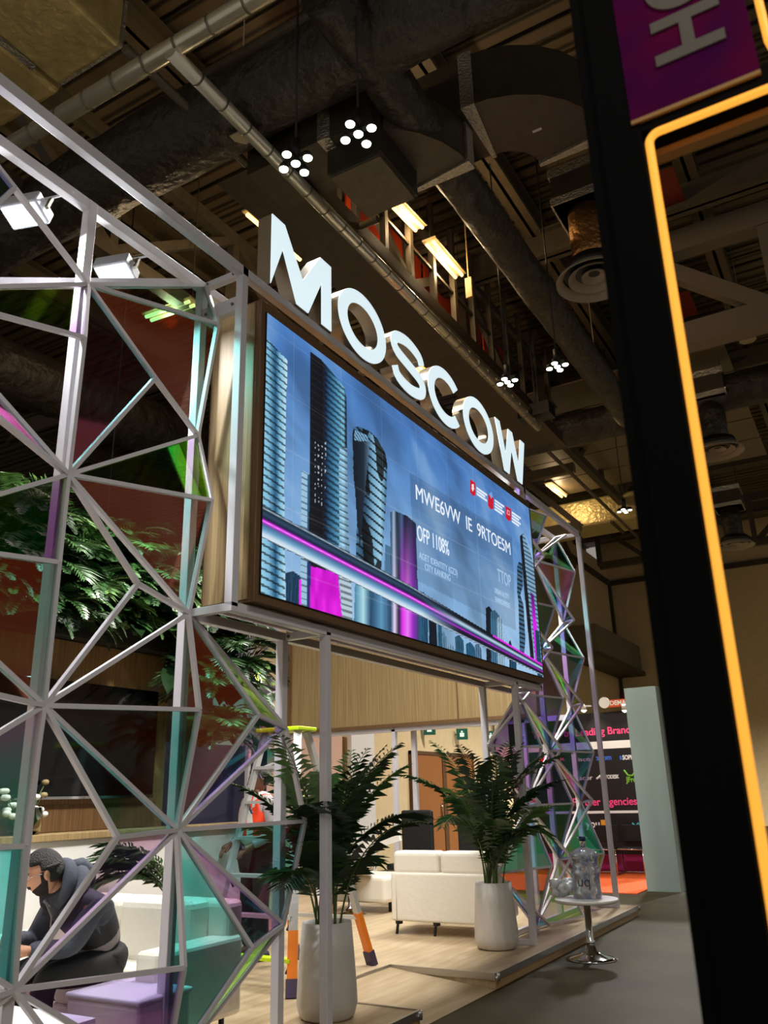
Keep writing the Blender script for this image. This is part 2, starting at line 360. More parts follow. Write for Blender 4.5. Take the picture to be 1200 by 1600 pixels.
e1 = UZ(625, 300, 9.0); elbow('curved metal duct with foil seams above the nearest warm tube', e1.x-.4, e1.y-.9, 9.0, .8, .6, 1)
e2 = UZ(800, 250, 9.6); elbow('large curved metal duct left of the black post', e2.x-.2, e2.y-.7, 9.6, .95, .8, 1)
# catwalk
t = thing('catwalk', 'long overhead steel catwalk with orange panels and upright struts', 'catwalk', (-5.3, 5, 9.4))
cx = -5.35
part('bottom_beam', mat('catwalk_brown', (70, 58, 42), .6, var=.15), t, lambda b: (b.box((cx-.06, 6.8, 9.2), (cx+.10, 17.7, 9.5)), b.box((cx-.06, 6.8, 9.15), (cx+.16, 17.7, 9.2))))
part('top_rail', DKSTEEL, t, lambda b: b.bar((cx, 6.8, 10.9), (cx, 17.7, 10.9), .07))
part('mid_rail', DKSTEEL, t, lambda b: b.bar((cx, 6.8, 10.2), (cx, 17.7, 10.2), .05))
for k in range(13): part('strut', DKSTEEL, t, lambda b: b.bar((cx, 7+k*.85, 9.4), (cx, 7+k*.85, 11.6), .1))
for k in range(7): part('side_panel', ORANGE, t, lambda b: b.box((cx-.95, 7.0+k*1.45, 10.85), (cx-.92, 8.3+k*1.45, 11.8)))
part('walkway', DKSTEEL, t, lambda b: b.box((cx-1.0, 6.8, 9.3), (cx-.06, 17.7, 9.34)))
# warm tube lamps
def tube_light(px0, py0, px1, py1, z, label, first=[None]):
    a, c = UZ(px0, py0, z), UZ(px1, py1, z); mid = (a+c)/2; L = (c-a).length
    t = thing('tube_light', label, 'tube light', mid, 'warm tube lights in the roof'); d = (c-a).normalized(); s = d.cross(V((0, 0, 1)))
    part('reflector', mat('lamp_tray', (190, 170, 130), .4), t, lambda b: b.obox(mid+V((0, 0, .06)), d*(L/2+.05), s*.13, V((0, 0, .015))))
    for q in (-.065, .065): part('tube', WARM, t, lambda b: b.tube([a+s*q, c+s*q], .032, 8))
    part('hanger', DKSTEEL, t, lambda b: (b.bar(a+V((0, 0, .06)), a+V((0, 0, CZ-z)), .012), b.bar(c+V((0, 0, .06)), c+V((0, 0, CZ-z)), .012)))
    lamp('tube_glow', 'POINT', mid-V((0, 0, .15)), HALL_W*.4, t, (1, .72, .4), .15)
    return t
tube_light(472, 138, 503, 185, 10.5, 'warm twin tube lamp highest up, beside the dark plenum box')
tube_light(620, 322, 655, 358, 10.5, 'warm twin tube lamp just right of the dark plenum box')
tube_light(672, 380, 717, 432, 10.5, 'warm twin tube lamp over the orange catwalk panels')
tube_light(391, 333, 474, 404, 10.2, 'warm twin tube lamp partly hidden by the letter M')
tube_light(628, 548, 668, 592, 10.5, 'warm twin tube lamp seen through the letter S')
tube_light(857, 757, 881, 776, 10.5, 'warm twin tube lamp right of the letter W')
tube_light(232, 498, 300, 474, 9.5, 'warm twin tube lamp seen through the upper left glass')
# five-lamp high bays
def high_bay(px, py, z, label, r=.125, power=1.0):
    c = UZ(px, py, z); t = thing('high_bay_lamp', label, 'hanging lamp', c, 'five eyed hanging lamps')
    part('bracket', BLACK, t, lambda b: (b.bar(c+V((-r, 0, .07)), c+V((r, 0, .07)), .05), b.bar(c+V((0, -r, .07)), c+V((0, r, .07)), .05), b.tube([c+V((0, 0, .07)), c+V((0, 0, .3))], .05, 8)))
    part('cable', BLACK, t, lambda b: b.tube([c+V((0, 0, .3)), V((c.x, c.y, CZ))], .012, 6))
    for dx, dy in ((0, 0), (r, 0), (-r, 0), (0, r), (0, -r)):
        h = part('lamp_head', BLACK, t, lambda b: b.lathe(c+V((dx, dy, 0)), [(.05, .012), (.048, .05), (.03, .08)], 14))
        part('lens', LED, h, lambda b: b.lathe(c+V((dx, dy, 0)), [(.014, -.006), (.044, 0), (.048, .012)], 14))
    l = lamp('bay_glow', 'SPOT', c-V((0, 0, .05)), HALL_W*4*power, t, (1, .97, .90), .25, c-V((0, 0, 2)), spot=2.6)
    return t
high_bay(560, 211, 7.6, 'five eyed white lamp right of the pair nearest the front', .15)
high_bay(462, 257, 7.6, 'five eyed white lamp left of the pair nearest the front', .15)
high_bay(793, 598, 7.6, 'five eyed white lamp left of the pair above the letter W')
high_bay(871, 574, 7.6, 'five eyed white lamp right of the pair above the letter W')
high_bay(976, 799, 7.6, 'distant five eyed white lamp beside the black post', power=3.5)
for x, y, pw in ((2.2, 2.6, .7), (3.0, -1.8, .8), (-9, 4.5, .6), (-9.2, 14.5, .12), (-.9, 26.5, 18.0)):  # lamps added out of sight to brighten the frame and end wall
    px_, d_ = 0, V((x, y, 7.6))-CP; high_bay(600+FPX*d_.dot(CR)/d_.dot(CF), 800-FPX*d_.dot(CU)/d_.dot(CF), 7.6, 'unseen five eyed white lamp added to light the hall', power=pw)
# ring diffusers
def ring_diffuser(px, py, z, R, label, foil):
    c = UZ(px, py, z); t = thing('ring_diffuser', label, 'air diffuser', c)
    for sx in (-1, 1): part('hanger', DKSTEEL, t, lambda b: b.bar(c+V((sx*R*.6, 0, 1.8)), V((c.x+sx*R*.6, c.y, CZ)), .02))
    for k, (r0, r1, dz) in enumerate(((R, R*.80, 0), (R*.68, R*.46, .04), (R*.34, .02, .06))):
        part('ring', GREYP, t, lambda b: b.lathe(c+V((0, 0, dz)), [(r1, .10), (r0*.97, .02), (r0, 0), (r0*1.0, .03), (r1+.005, .13)], 36, False, k == 2))
    part('throat', BLACK, t, lambda b: b.lathe(c, [(R*.78, .13), (R*.7, .3)], 28))
    part('neck', foil, t, lambda b: b.lathe(c, [(R*.52, .28), (R*.5, .5), (R*.52, .8), (R*.5, 1.2)], 20))
    part('neck_box', mat('duct_metal', (78, 70, 58)), t, lambda b: b.box(c+V((-R*.7, -R*.7, 1.2)), c+V((R*.7, R*.7, 1.8))))
    part('foil_band', SILV, t, lambda b: (b.box(c+V((-R*.75, -R*.75, 1.2)), c+V((R*.75, R*.75, 1.32))), b.box(c+V((-R*.75, -R*.75, 1.7)), c+V((R*.75, R*.75, 1.85)))))
    return t
CFOIL = mat('copper_foil', (190, 140, 84), .3, .8, bump=1, bscale=16)
ring_diffuser(930, 440, 8.4, .55, 'round ring air diffuser left of the black post', CFOIL)
ring_diffuser(1122, 708, 8.4, .55, 'round ring air diffuser inside the amber frame, the larger one', INSUL)
ring_diffuser(1150, 854, 8.4, .55, 'distant round ring air diffuser low inside the amber frame', INSUL)
# loose panels and boxes in the roof
p = UZ(900, 660, 10.6)
t = thing('roof_panel', 'grey sheet panel soffit below the distant wrapped duct', 'panel', p)
for k in range(5): part('sheet', mat('sheet_panel', (112, 100, 78), .55, .2, var=.12), t, lambda b: b.box((p.x-2.2, p.y-2.2+k*1.5, 10.6), (p.x+4, p.y-.75+k*1.5, 10.64)))
p = UZ(945, 828, 9.6)
t = thing('foil_duct', 'pale foil duct near the end wall above the core', 'duct', p); part('duct_section', FOIL, t, lambda b: b.box((p.x-3, p.y-.8, 9.6), (p.x+2.4, p.y+.6, 10.5)), .08)
part('strap', DKSTEEL, t, lambda b: [b.box((p.x-2.4+k*1.4, p.y-.82, 9.55), (p.x-2.3+k*1.4, p.y+.62, 9.6)) for k in range(4)])
p = UX(945, 1030, -9.75)
t = thing('plant_ledge', 'grey concrete ledge box jutting from the hall side wall', 'ledge', (-9.7, 36, 6.4))
part('ledge', mat('ledge_grey', (112, 104, 84), .7), t, lambda b: b.box((-9.79, 31, 6.4), (-8.7, 37.6, 7.5))); part('soffit', DKSTEEL, t, lambda b: b.box((-9.79, 30.8, 6.2), (-8.6, 37.7, 6.4)))
t = MB(); t.bar((-9.7, 37.6, 5.4), (-6.2, 37.6, 5.4), .2, .3); tag(t.build('red_beam', mat('red_paint', (130, 36, 24), .5), loc=(-8, 37.6, 5.4)), 'red painted beam across the foot of the end wall', 'beam')
p = UZ(690, 405, 9)
for (px, py, z, s, lb) in ((838, 645, 9.2, .35, 'black hanging speaker box right of the letter C'), (600, 470, 9.4, .2, 'small black junction box behind the letter O')):
    c = UZ(px, py, z); t = MB(); t.box(c-V((s, s*.6, s*.4)), c+V((s, s*.6, s*.4))); t.bar(c, V((c.x, c.y, CZ)), .03); tag(t.build('hanging_box', BLACK, loc=c), lb, 'equipment box')
p = UZ(733, 450, 10); t = MB(); t.box(p-V((.06, .03, .2)), p+V((.06, .03, .2))); t.bar(p, V((p.x, p.y, CZ)), .02); tag(t.build('hanging_sign', mat('tan_board', (190, 150, 96), .6), loc=p), 'small tan board hanging beside the catwalk', 'sign')
for i, (px, py, z) in enumerate(((625, 45, 9.4), (375, 205, 9.0), (935, 598, 9.3), (1168, 530, 10))):
    c = UZ(px, py, z); t = MB(); t.prism([c+V((-.16, 0, 0)), c+V((.16, 0, 0)), c+V((.16, .1, .0)), c+V((.08, .2, 0)), c+V((-.08, .2, 0)), c+V((-.16, .1, 0))], (0, 0, .015)); t.bar(c, V((c.x, c.y, CZ)), .012)
    tag(t.build('smoke_plate', mat('pale_plate', (170, 158, 136), .5), loc=c), ('pale hooded detector plate under the dark cross duct', 'pale hooded detector plate beside the long spiral pipe', 'pale hooded detector plate left of the black post', 'pale hooded detector plate inside the amber frame')[i], 'detector')
for i, (px, py) in enumerate(((1058, 480), (1112, 562), (1030, 300))):
    c = UZ(px, py, 11.5); t = MB(); t.box(c-V((.35, .5, .02)), c+V((.35, .5, .02))); t.bar(c, V((c.x, c.y, CZ)), .03)
    tag(t.build('orange_board', mat('dull_orange', (120, 40, 14), .6), loc=c), ('orange board under the roof, middle one inside the amber frame', 'orange board under the roof, lowest inside the amber frame', 'orange board under the roof beside the amber corner')[i], 'board')
# ------------------------------------------------------------------ the stand: platform and ramp
RX, RY0, RY1 = -4.06, 5.648, 6.955
t = thing('platform', 'low oak floored exhibition platform with aluminium edging', 'platform', (-5, 6, 0))
def _pl(b):
    b.box((-9.25, -1.5, .0), (-3.08, RY0, PT)); b.box((-9.25, RY0, 0), (RX, RY1, PT)); b.box((-9.25, RY1, 0), (-3.08, 11.5, PT))
part('deck', OAKF, t, _pl)
EDGE = lambda b, p, q: b.bar(p, q, .022, .05)
def _ed(b):
    z = PT-.018
    for p, q in (((-3.07, -1.5, z), (-3.07, RY0, z)), ((-3.07, RY1, z), (-3.07, 11.5, z)), ((-3.07, RY0+.005, z), (RX, RY0+.005, z)), ((-3.07, RY1-.005, z), (RX, RY1-.005, z)), ((RX+.005, RY0, z), (RX+.005, RY1, z)), ((-3.07, 11.5, z), (-9.25, 11.5, z))): EDGE(b, p, q)
part('edge_trim', ALU, t, _ed)
part('fascia', wood('fascia_wood', (170, 138, 94), (150, 118, 78), (2, 2, 40)), t, lambda b: (b.box((-3.08, -1.5, .005), (-3.07, RY0, PT-.045)), b.box((-3.08, RY1, .005), (-3.07, 11.5, PT-.045))))
for y in (RY0-.02, RY1+.02, 11.48): part('corner_clamp', CHROME, t, lambda b: (b.tube([(-3.06, y, PT+.004), (-3.06, y, PT-.05)], .022, 8), b.bar((-3.06, y-.03, PT-.02), (-3.06, y+.03, PT-.035), .02)), .004)
t = MB(); t.add([(RX, RY0+.01, PT-.01), (-3.08, RY0+.01, .004), (-3.08, RY1-.01, .004), (RX, RY1-.01, PT-.01), (RX, RY0+.01, .001), (-3.08, RY0+.01, .001), (-3.08, RY1-.01, .001), (RX, RY1-.01, .001)], [(0,1,2,3),(7,6,5,4),(0,4,5,1),(1,5,6,2),(2,6,7,3),(3,7,4,0)])
tag(t.build('ramp', OAKF, loc=(RX, RY0, 0)), 'sloping oak ramp sunk into the platform edge', 'ramp')
# ------------------------------------------------------------------ the stand: white frame
fr = thing('booth_frame', 'tall white square tube frame of the exhibition stand', 'frame', (XB, 6, PT))
S = .06; ZT = 4.965; ZB = 2.6
def post(x, y, z0, z1, s=S): part('post', W_, fr, lambda b: b.box((x-s/2, y-s/2, z0), (x+s/2, y+s/2, z1)), .004)
def beam(p, q, s=S, d=None): part('beam', W_, fr, lambda b: b.bar(p, q, s, d or s), .004)
xf, xb = XF-.03, XB-.03
for y, z0, z1 in ((3.79, ZB, 5), (4.80, PT, ZB), (8.33, PT, ZB), (9.07, ZB, 5), (11.22, PT, 5)): post(xf, y, z0, z1)
for y, z0, z1 in ((.75, PT, 5), (1.77, PT, 5), (2.775, PT, 5), (3.78, PT, 5), (4.78, PT, ZB), (8.31, PT, ZB), (9.27, PT, 5), (10.17, PT, 5), (11.22, PT, 5)): post(xb, y, z0, z1, .062)
beam((xf, -.5, ZT), (xf, 11.25, ZT), .06, .07); beam((xb, -.5, ZT), (xb, 11.25, ZT), .06, .07)
beam((xf, 3.76, ZB), (xf, 9.1, ZB)); beam((xb, 3.76, ZB), (xb, 9.1, ZB))
for y, z in ((3.79, ZT), (3.79, ZB), (4.8, ZB), (8.33, ZB), (9.07, ZB), (9.07, ZT), (11.22, ZT), (-.3, ZT)): beam((xf, y, z), (xb, y, z), .05)
beam((xf, 3.79, 4.72), (xb, 3.79, 4.72), .05, .11); beam((xb, 3.79, 4.74), (xb, 9.07, 4.74), .05)
beam((xb, 8.31, PT+.03), (xb, 11.22, PT+.03), .05); beam((xf, 8.33, PT+.025), (xb, 8.33, PT+.025), .05); beam((xf, 11.22, PT+.03), (xb, 11.22, PT+.03), .05)
for y, z in ((3.79, ZT), (3.79, 4.72), (4.8, ZB)):
    part('bolt', STEEL, fr, lambda b: [b.tube([(x, y-.032, z), (x, y-.024, z)], .012, 10) for x in (xf-.06, xb+.06)])
# return wing along the far side
fr2 = thing('booth_frame', 'far side white frame wing of the stand, behind the palms', 'frame', (-6, 11.2, PT)); fr_, fr = fr, fr2
for x in (-4.3, -6.36, -8.36, -9.15): post(x, 11.2, PT, 5 if x < -8 else 2.45, .07)
post(-6.16, 11.45, PT, 2.45, .07); beam((-3.6, 11.2, 2.44), (-9.15, 11.2, 2.44), .07); beam((-3.6, 11.2, ZT), (-9.2, 11.2, ZT), .07)
fas = thing('wood_fascia', 'oak clad rear of the far screen box hanging over the opening', 'wall panel', (-6.4, 11.2, 2.47))
part('cladding', OAK, fas, lambda b: b.box((-8.28, 11.12, 2.5), (-4.05, 11.5, 4.85))); part('edge_strip', OAKD, fas, lambda b: (b.box((-8.32, 11.09, 2.47), (-8.2, 11.12, 4.85)), b.box((-8.2, 11.1, 2.47), (-4.05, 11.12, 2.52)), b.box((-5.25, 11.11, 2.52), (-5.235, 11.12, 4.8))))
# ------------------------------------------------------------------ video wall
BX, BXB, BY0, BY1, BZ0, BZ1 = -3.17, -3.60, 3.895, 9.03, 2.645, 4.785
vw = thing('video_wall', 'large glowing video screen in an oak box showing blue towers', 'screen', (BX, 6.5, BZ0))
part('housing', OAKD, vw, lambda b: b.box((BXB, BY0, BZ0), (BX, BY1, BZ1)), .004)
part('side_cladding', OAK, vw, lambda b: b.box((BXB+.02, BY0-.008, BZ0+.02), (BX-.05, BY0, BZ1-.02)))
SY0, SY1, SZ0, SZ1 = 3.945, 8.955, 2.703, 4.694; SX = BX+.012
NU, NV = 560, 300
us = np.linspace(SY0, SY1, NU); vs_ = np.linspace(SZ0, SZ1, NV); YY, ZZ = np.meshgrid(us, vs_)
dx = np.stack([np.full_like(YY, SX), YY, ZZ-CAMZ], -1)
zz = dx@np.array(CF); PX = 600+FPX*(dx@np.array(CR))/zz; PY = 800-FPX*(dx@np.array(CU))/zz   # where the photograph shows each dot of the screen picture
def lin(c): c = np.asarray(c, float)/255; return np.where(c <= .04045, c/12.92, ((c+.055)/1.055)**2.4)
IMG = np.zeros((NV, NU, 3)); Vn = (ZZ-SZ0)/(SZ1-SZ0); Un = (YY-SY0)/(SY1-SY0)
def mixc(a, b, t): return np.asarray(a, float)*(1-t[..., None])+np.asarray(b, float)*t[..., None]
def vnoise(u, v, seed):
    rs = np.random.RandomState(seed); G = rs.rand(64, 64); i = np.floor(u).astype(int); j = np.floor(v).astype(int); fu = u-i; fv = v-j
    fu = fu*fu*(3-2*fu); fv = fv*fv*(3-2*fv); g = lambda a, b: G[a % 64, b % 64]
    return (g(i, j)*(1-fu)+g(i+1, j)*fu)*(1-fv)+(g(i, j+1)*(1-fu)+g(i+1, j+1)*fu)*fv
cl = .52+1.5*(sum(vnoise(YY*f*1.1+3, ZZ*f*1.6+YY*f*.7, k)*a for k, (f, a) in enumerate(((1, .5), (2.1, .27), (4.3, .15), (9, .08))))-.5)+.10*np.exp(-((YY-6.0)/.8)**2-((ZZ-3.9)/.6)**2)+.08*np.exp(-((YY-4.5)/.3)**2-((ZZ-3.7)/.5)**2)
IMG[:] = mixc((146, 186, 220), (72, 120, 184), np.clip(Vn*1.05+.05, 0, 1))
IMG = IMG*(1-.55*np.clip((cl-.48)*2.6, 0, 1)[..., None])+np.array((176, 206, 232))*(.55*np.clip((cl-.48)*2.6, 0, 1)[..., None])
IMG *= (1-.22*np.clip((.45-cl)*3, 0, 1))[..., None]
def inside(poly):
    m = np.zeros(PX.shape, bool); n = len(poly)
    for i in range(n):
        x0, y0 = poly[i]; x1, y1 = poly[(i+1) % n]
        if y0 == y1: continue
        c = ((y0 > PY) != (y1 > PY)) & (PX < (x1-x0)*(PY-y0)/(y1-y0)+x0); m ^= c
    return m
def fill(poly, col, a=1.0):
    m = inside(poly); IMG[m] = IMG[m]*(1-a)+(np.asarray(col(m)) if callable(col) else np.asarray(col, float))*a; return m
def stripes(per, w=.5, slope=0): return (((ZZ+slope*YY)/per) % 1) < w
def nrm(m, lo, hi): return np.clip((PX[m]-lo)/(hi-lo), 0, 1)
def lerp3(t, stops):
    xs = [s[0] for s in stops]; return np.stack([np.interp(t, xs, [s[1][k] for s in stops]) for k in range(3)], -1)
SX_ = lambda p0, p1: (PX-(p0+(PY-500)*0))/(p1-p0)
# left pale tower
xl = 405; 
m = inside([(395, 520), (416, 528), (432, 545), (449, 563), (444, 760), (446, 946), (395, 946)])
t_ = nrm(m, 408, 449); IMG[m] = lerp3(t_, [(0, (150, 205, 228)), (.3, (120, 178, 208)), (.55, (34, 84, 120)), (.72, (120, 180, 210)), (1, (196, 226, 238))])
ms = m & stripes(.052, .3, .12); IMG[ms] *= .42
# slim pale block
m = fill([(471, 735), (485, 741), (485, 965), (470, 958)], (150, 188, 214)); IMG[m & stripes(.045, .22)] *= .6
m = fill([(480, 741), (485, 741), (485, 965), (480, 960)], (40, 84, 120))
# dark tower
m = inside([(485, 550), (500, 560), (518, 580), (538, 606), (541, 620), (543, 780), (551, 986), (482, 952)])
t_ = nrm(m, 484, 543)
IMG[m] = lerp3(t_, [(0, (14, 18, 26)), (.33, (12, 14, 22)), (.42, (20, 40, 66)), (.5, (34, 82, 118)), (.72, (74, 140, 176)), (.9, (120, 180, 206)), (.96, (20, 42, 62)), (1, (16, 30, 46))])
md = m & (PX > 507) & stripes(.05, .45, .1); IMG[md] *= .5
md = m & (PX < 507) & stripes(.06, .12); IMG[md] = IMG[md]*.5+24
low = m & (PY > 700) & (PX > 530); IMG[low] = IMG[low]*.4+np.array((110, 140, 158)); IMG[low & stripes(.05, .3)] *= .55
dots = m & (PX > 492) & (PX < 512) & (PY > 690) & (PY < 790) & (((PX*.55).astype(int) % 3) == 0) & ((ZZ*45).astype(int) % 2 == 0) & (vnoise(YY*60, ZZ*45, 2) > .5); IMG[dots] = (170, 180, 196)
# twisting tower
m = inside([(551, 676), (553, 668), (560, 666), (578, 674), (590, 686), (602, 708), (605, 725), (604, 770), (598, 860), (588, 985), (553, 972), (558, 800), (552, 740)])
t_ = nrm(m, 556, 604); IMG[m] = lerp3(t_, [(0, (64, 110, 140)), (.3, (40, 70, 96)), (.55, (110, 160, 190)), (.8, (150, 196, 220)), (1, (60, 104, 136))])
mk = m & (vnoise(YY*9, ZZ*5+YY*4, 9) > .56); IMG[mk] *= .25
IMG[m & stripes(.075, .28, .18)] *= .25
fill([(552, 690), (578, 690), (572, 750), (562, 860), (557, 800), (553, 740)], lambda m: lerp3(nrm(m, 552, 578), [(0, (16, 22, 32)), (.6, (26, 38, 52)), (1, (90, 120, 146))]))
fill([(554, 672), (574, 680), (576, 690), (554, 688)], (120, 168, 204)); m = inside([(553, 670), (575, 678), (577, 690), (553, 689)]) & ((((PX-PY*.6)/4) % 1) < .35); IMG[m] = (18, 26, 36)
m = inside([(556, 860), (590, 800), (598, 830), (586, 985), (553, 975)]) & (PY > 905); IMG[m] = lerp3(nrm(m, 553, 590), [(0, (60, 120, 150)), (.4, (170, 214, 226)), (.7, (40, 80, 110)), (1, (150, 190, 216))])
fill([(582, 905), (612, 915), (612, 998), (577, 985)], lambda m: lerp3(nrm(m, 580, 612), [(0, (36, 72, 104)), (.5, (90, 146, 184)), (1, (30, 60, 90))]))
# cylinder tower with magenta heart
fill([(602, 850), (612, 855), (612, 915), (600, 905)], (70, 110, 142))
m = inside([(610, 800), (616, 798), (636, 806), (650, 818), (652, 900), (660, 1016), (611, 996)])
t_ = nrm(m, 610, 654); g = np.clip((PY[m]-800)/150, 0, 1)
c0 = lerp3(t_, [(0, (26, 54, 84)), (.12, (150, 176, 200)), (.22, (22, 34, 50)), (.4, (60, 100, 130)), (.5, (14, 24, 40)), (.75, (30, 46, 64)), (1, (14, 34, 52))])
c1 = lerp3(t_, [(0, (30, 60, 96)), (.15, (230, 214, 244)), (.3, (40, 30, 60)), (.42, (214, 50, 226)), (.62, (232, 120, 240)), (.8, (150, 40, 190)), (1, (60, 60, 110))])
IMG[m] = c0*(1-g[:, None])+c1*g[:, None]
# right hand towers
fill([(654, 925), (663, 925), (665, 1015), (655, 1012)], (40, 84, 116))
m = fill([(812, 838), (818, 833), (830, 868), (840, 905), (848, 1048), (838, 1048), (826, 940)], (120, 160, 190)); IMG[m & stripes(.05, .4)] *= .5
fill([(812, 838), (816, 834), (830, 980), (836, 1044), (830, 1042), (818, 910)], (14, 20, 30))
m = fill([(808, 885), (811, 877), (816, 880), (817, 915), (813, 930), (818, 945), (821, 1000), (819, 1022), (812, 1018), (810, 940), (808, 925)], (60, 100, 132)); IMG[m & stripes(.05, .45)] *= .35
m = inside([(829, 925), (834, 930), (846, 1052), (838, 1050)]); g = np.clip((PY[m]-915)/60, 0, 1)[:, None]; IMG[m] = np.array((40, 20, 70))*(1-g)+np.array((214, 24, 232))*g
fill([(836, 984), (842, 986), (848, 1060), (840, 1058)], (24, 60, 84))
# low skyline
for (x0, x1, yt, c) in ((446, 470, 895, (26, 62, 92)), (660, 668, 960, (28, 76, 110)), (670, 682, 965, (12, 24, 40)), (684, 690, 972, (40, 90, 120)), (690, 697, 990, (90, 130, 160)), (711, 724, 995, (40, 86, 116)), (728, 742, 1006, (34, 92, 128)), (742, 752, 1008, (80, 116, 150)), (759, 770, 950, (12, 26, 42)), (766, 780, 956, (64, 112, 146)), (776, 786, 966, (150, 184, 208)), (795, 800, 1003, (20, 40, 58)), (797, 806, 1016, (30, 74, 104)), (700, 712, 1010, (120, 160, 190))):
    m = fill([(x0, yt), ((x0+x1)/2, yt-3), (x1, yt+6), (x1+4, 1090), (x0+2, 1090)], c); IMG[m & (((PX-PY*.02)*.9).astype(int) % 3 == 0)] *= .6
fill([(467, 905), (471, 906), (471, 960), (467, 958)], (226, 50, 230)); 
m = inside([(484, 884), (528, 896), (537, 990), (481, 950)]); q = vnoise(YY*22, ZZ*8, 4)[m][:, None]; IMG[m] = np.array((228, 8, 226))*(.82+.18*q)+np.array((0, 30, 0))*q
m = inside([(528, 880), (548, 890), (552, 990), (537, 985)]); IMG[m] = (176, 196, 210); IMG[m & stripes(.045, .4)] *= .6
m = inside([(480, 880), (486, 880), (484, 955), (480, 950)]); IMG[m] = (40, 50, 110)
# text panel, faint grid
m = inside([(640, 737), (800, 838), (802, 885), (806, 985), (775, 970), (648, 905)]); IMG[m] = IMG[m]*.88
m = inside([(641, 745), (799, 842), (801, 885), (642, 790)]); IMG[m] = IMG[m]*.95
gl = (np.abs(((YY-SY0) % .62)-.31) < .005) | (np.abs(((ZZ+.0*YY-SZ0) % .42)-.21) < .005); IMG[gl] = IMG[gl]*.86+30
# rail sweeping across
up = np.interp(PX, [400, 409, 640, 847, 860], [784, 790, 914, 1038, 1046]); lo = np.interp(PX, [400, 408, 640, 847, 860], [834, 839, 954, 1055, 1062])
tt = (PY-up)/(lo-up); m = (tt > 0) & (tt < 1); far = np.clip((PX[m]-660)/60, 0, 1)[:, None]
c0 = lerp3(tt[m], [(0, (10, 16, 24)), (.05, (180, 200, 216)), (.09, (20, 36, 54)), (.22, (44, 70, 96)), (.36, (26, 24, 58)), (.42, (200, 30, 214)), (.46, (255, 150, 255)), (.5, (190, 30, 206)), (.56, (70, 96, 140)), (.7, (96, 146, 184)), (.86, (190, 214, 230)), (.96, (214, 226, 236)), (1, (10, 20, 34))])
c1 = lerp3(tt[m], [(0, (8, 12, 20)), (.2, (14, 26, 40)), (.36, (190, 214, 230)), (.46, (120, 160, 190)), (.55, (30, 44, 70)), (.66, (190, 30, 214)), (.72, (30, 20, 50)), (.9, (14, 22, 36)), (.96, (190, 210, 226)), (1, (20, 30, 46))])
IMG[m] = c0*(1-far)+c1*far
m = (np.abs(PY-up-1) < 1.6) & (PX > 770); IMG[m] = (214, 40, 226)
# small crests
for (x, y, h) in ((734.5, 749, 22), (762.5, 772, 20), (790, 790, 20)):
    fill([(x, y), (x+8.5, y+5.5), (x+8.5, y+h+3), (x+4.2, y+h+4), (x, y+h-2)], (196, 24, 44))
fill([(764, 772), (767.5, 779), (770, 776), (768, 768)], (110, 160, 210))
fill([(737, 757), (740, 756), (741, 764), (738.5, 768), (737, 764)], (236, 220, 224)); fill([(792, 796), (796.5, 799), (796.5, 806), (792, 803)], (226, 150, 160)); fill([(793.4, 798.5), (795.4, 800), (795.4, 804), (793.4, 802.6)], (196, 24, 44))
IMG = np.clip(IMG, 0, 255)
me = bpy.data.meshes.new('display'); org = ORG['video_wall']
co = np.stack([np.full_like(YY, SX), YY, ZZ], -1).reshape(-1, 3)-np.array(org)
ii = np.arange(NU*NV).reshape(NV, NU); fc = np.stack([ii[:-1, :-1], ii[:-1, 1:], ii[1:, 1:], ii[1:, :-1]], -1).reshape(-1, 4)
me.vertices.add(len(co)); me.vertices.foreach_set('co', co.ravel()); me.loops.add(fc.size); me.loops.foreach_set('vertex_index', fc.ravel().astype(np.int32))
me.polygons.add(len(fc)); me.polygons.foreach_set('loop_start', np.arange(0, fc.size, 4, dtype=np.int32)); me.polygons.foreach_set('loop_total', np.full(len(fc), 4, np.int32)); me.update(); me.validate()
at = me.color_attributes.new('picture', 'FLOAT_COLOR', 'POINT'); at.data.foreach_set('color', np.concatenate([lin(IMG).reshape(-1, 3), np.ones((NU*NV, 1))], 1).astype(np.float32).ravel())
dm = mat('led_display', (0, 0, 0), .6, emit=1.0); nt = dm.node_tree; an = nt.nodes.new('ShaderNodeAttribute'); an.attribute_name = 'picture'
nt.links.new(an.outputs['Color'], nt.nodes['Principled BSDF'].inputs['Emission Color']); nt.nodes['Principled BSDF'].inputs['Emission Strength'].default_value = 1.06
me.materials.append(dm); o = bpy.data.objects.new('display', me); COL.objects.link(o); o.parent = vw
part('display_backing', BLACK, vw, lambda b: b.box((SX-.011, SY0-.004, SZ0-.004), (SX-.002, SY1+.004, SZ1+.004)))
STX = mat('screen_text', (226, 236, 248), .5, emit=.9); STF = mat('screen_text_faint', (176, 206, 236), .5, emit=.75)
def stext(s, px, py, h, wd, ma=STX, ext=.001):
    p = UX(px, py, SX+.003); o = text(s, h, ma, vw, p, (0, 1, 0), (0, 0, 1), 'screen_lettering', ext)
    ys = [v.co.y for v in o.data.vertices]; k = wd/(max(ys)-min(ys)); y0 = p.y-org.y
    for v in o.data.vertices: v.co.y = y0+(v.co.y-y0)*k
stext('MWE6VW  IE  9RTOE5M', 649, 779, .2, UX(797, 866, SX).y-UX(649, 779, SX).y)
stext('OFP 1108%', 652, 843, .2, .62); stext('AGET IDENTITY (GZ3)', 655, 872, .085, .76, STF); stext('CITY RANKING', 664, 890, .085, .5, STF)
stext('TTOP', 778, 908, .2, .36, STF); stext('URBAN & CITY', 773, 926, .08, .38, STF); stext('ENVIRONMENT', 774, 940, .08, .4, STF)
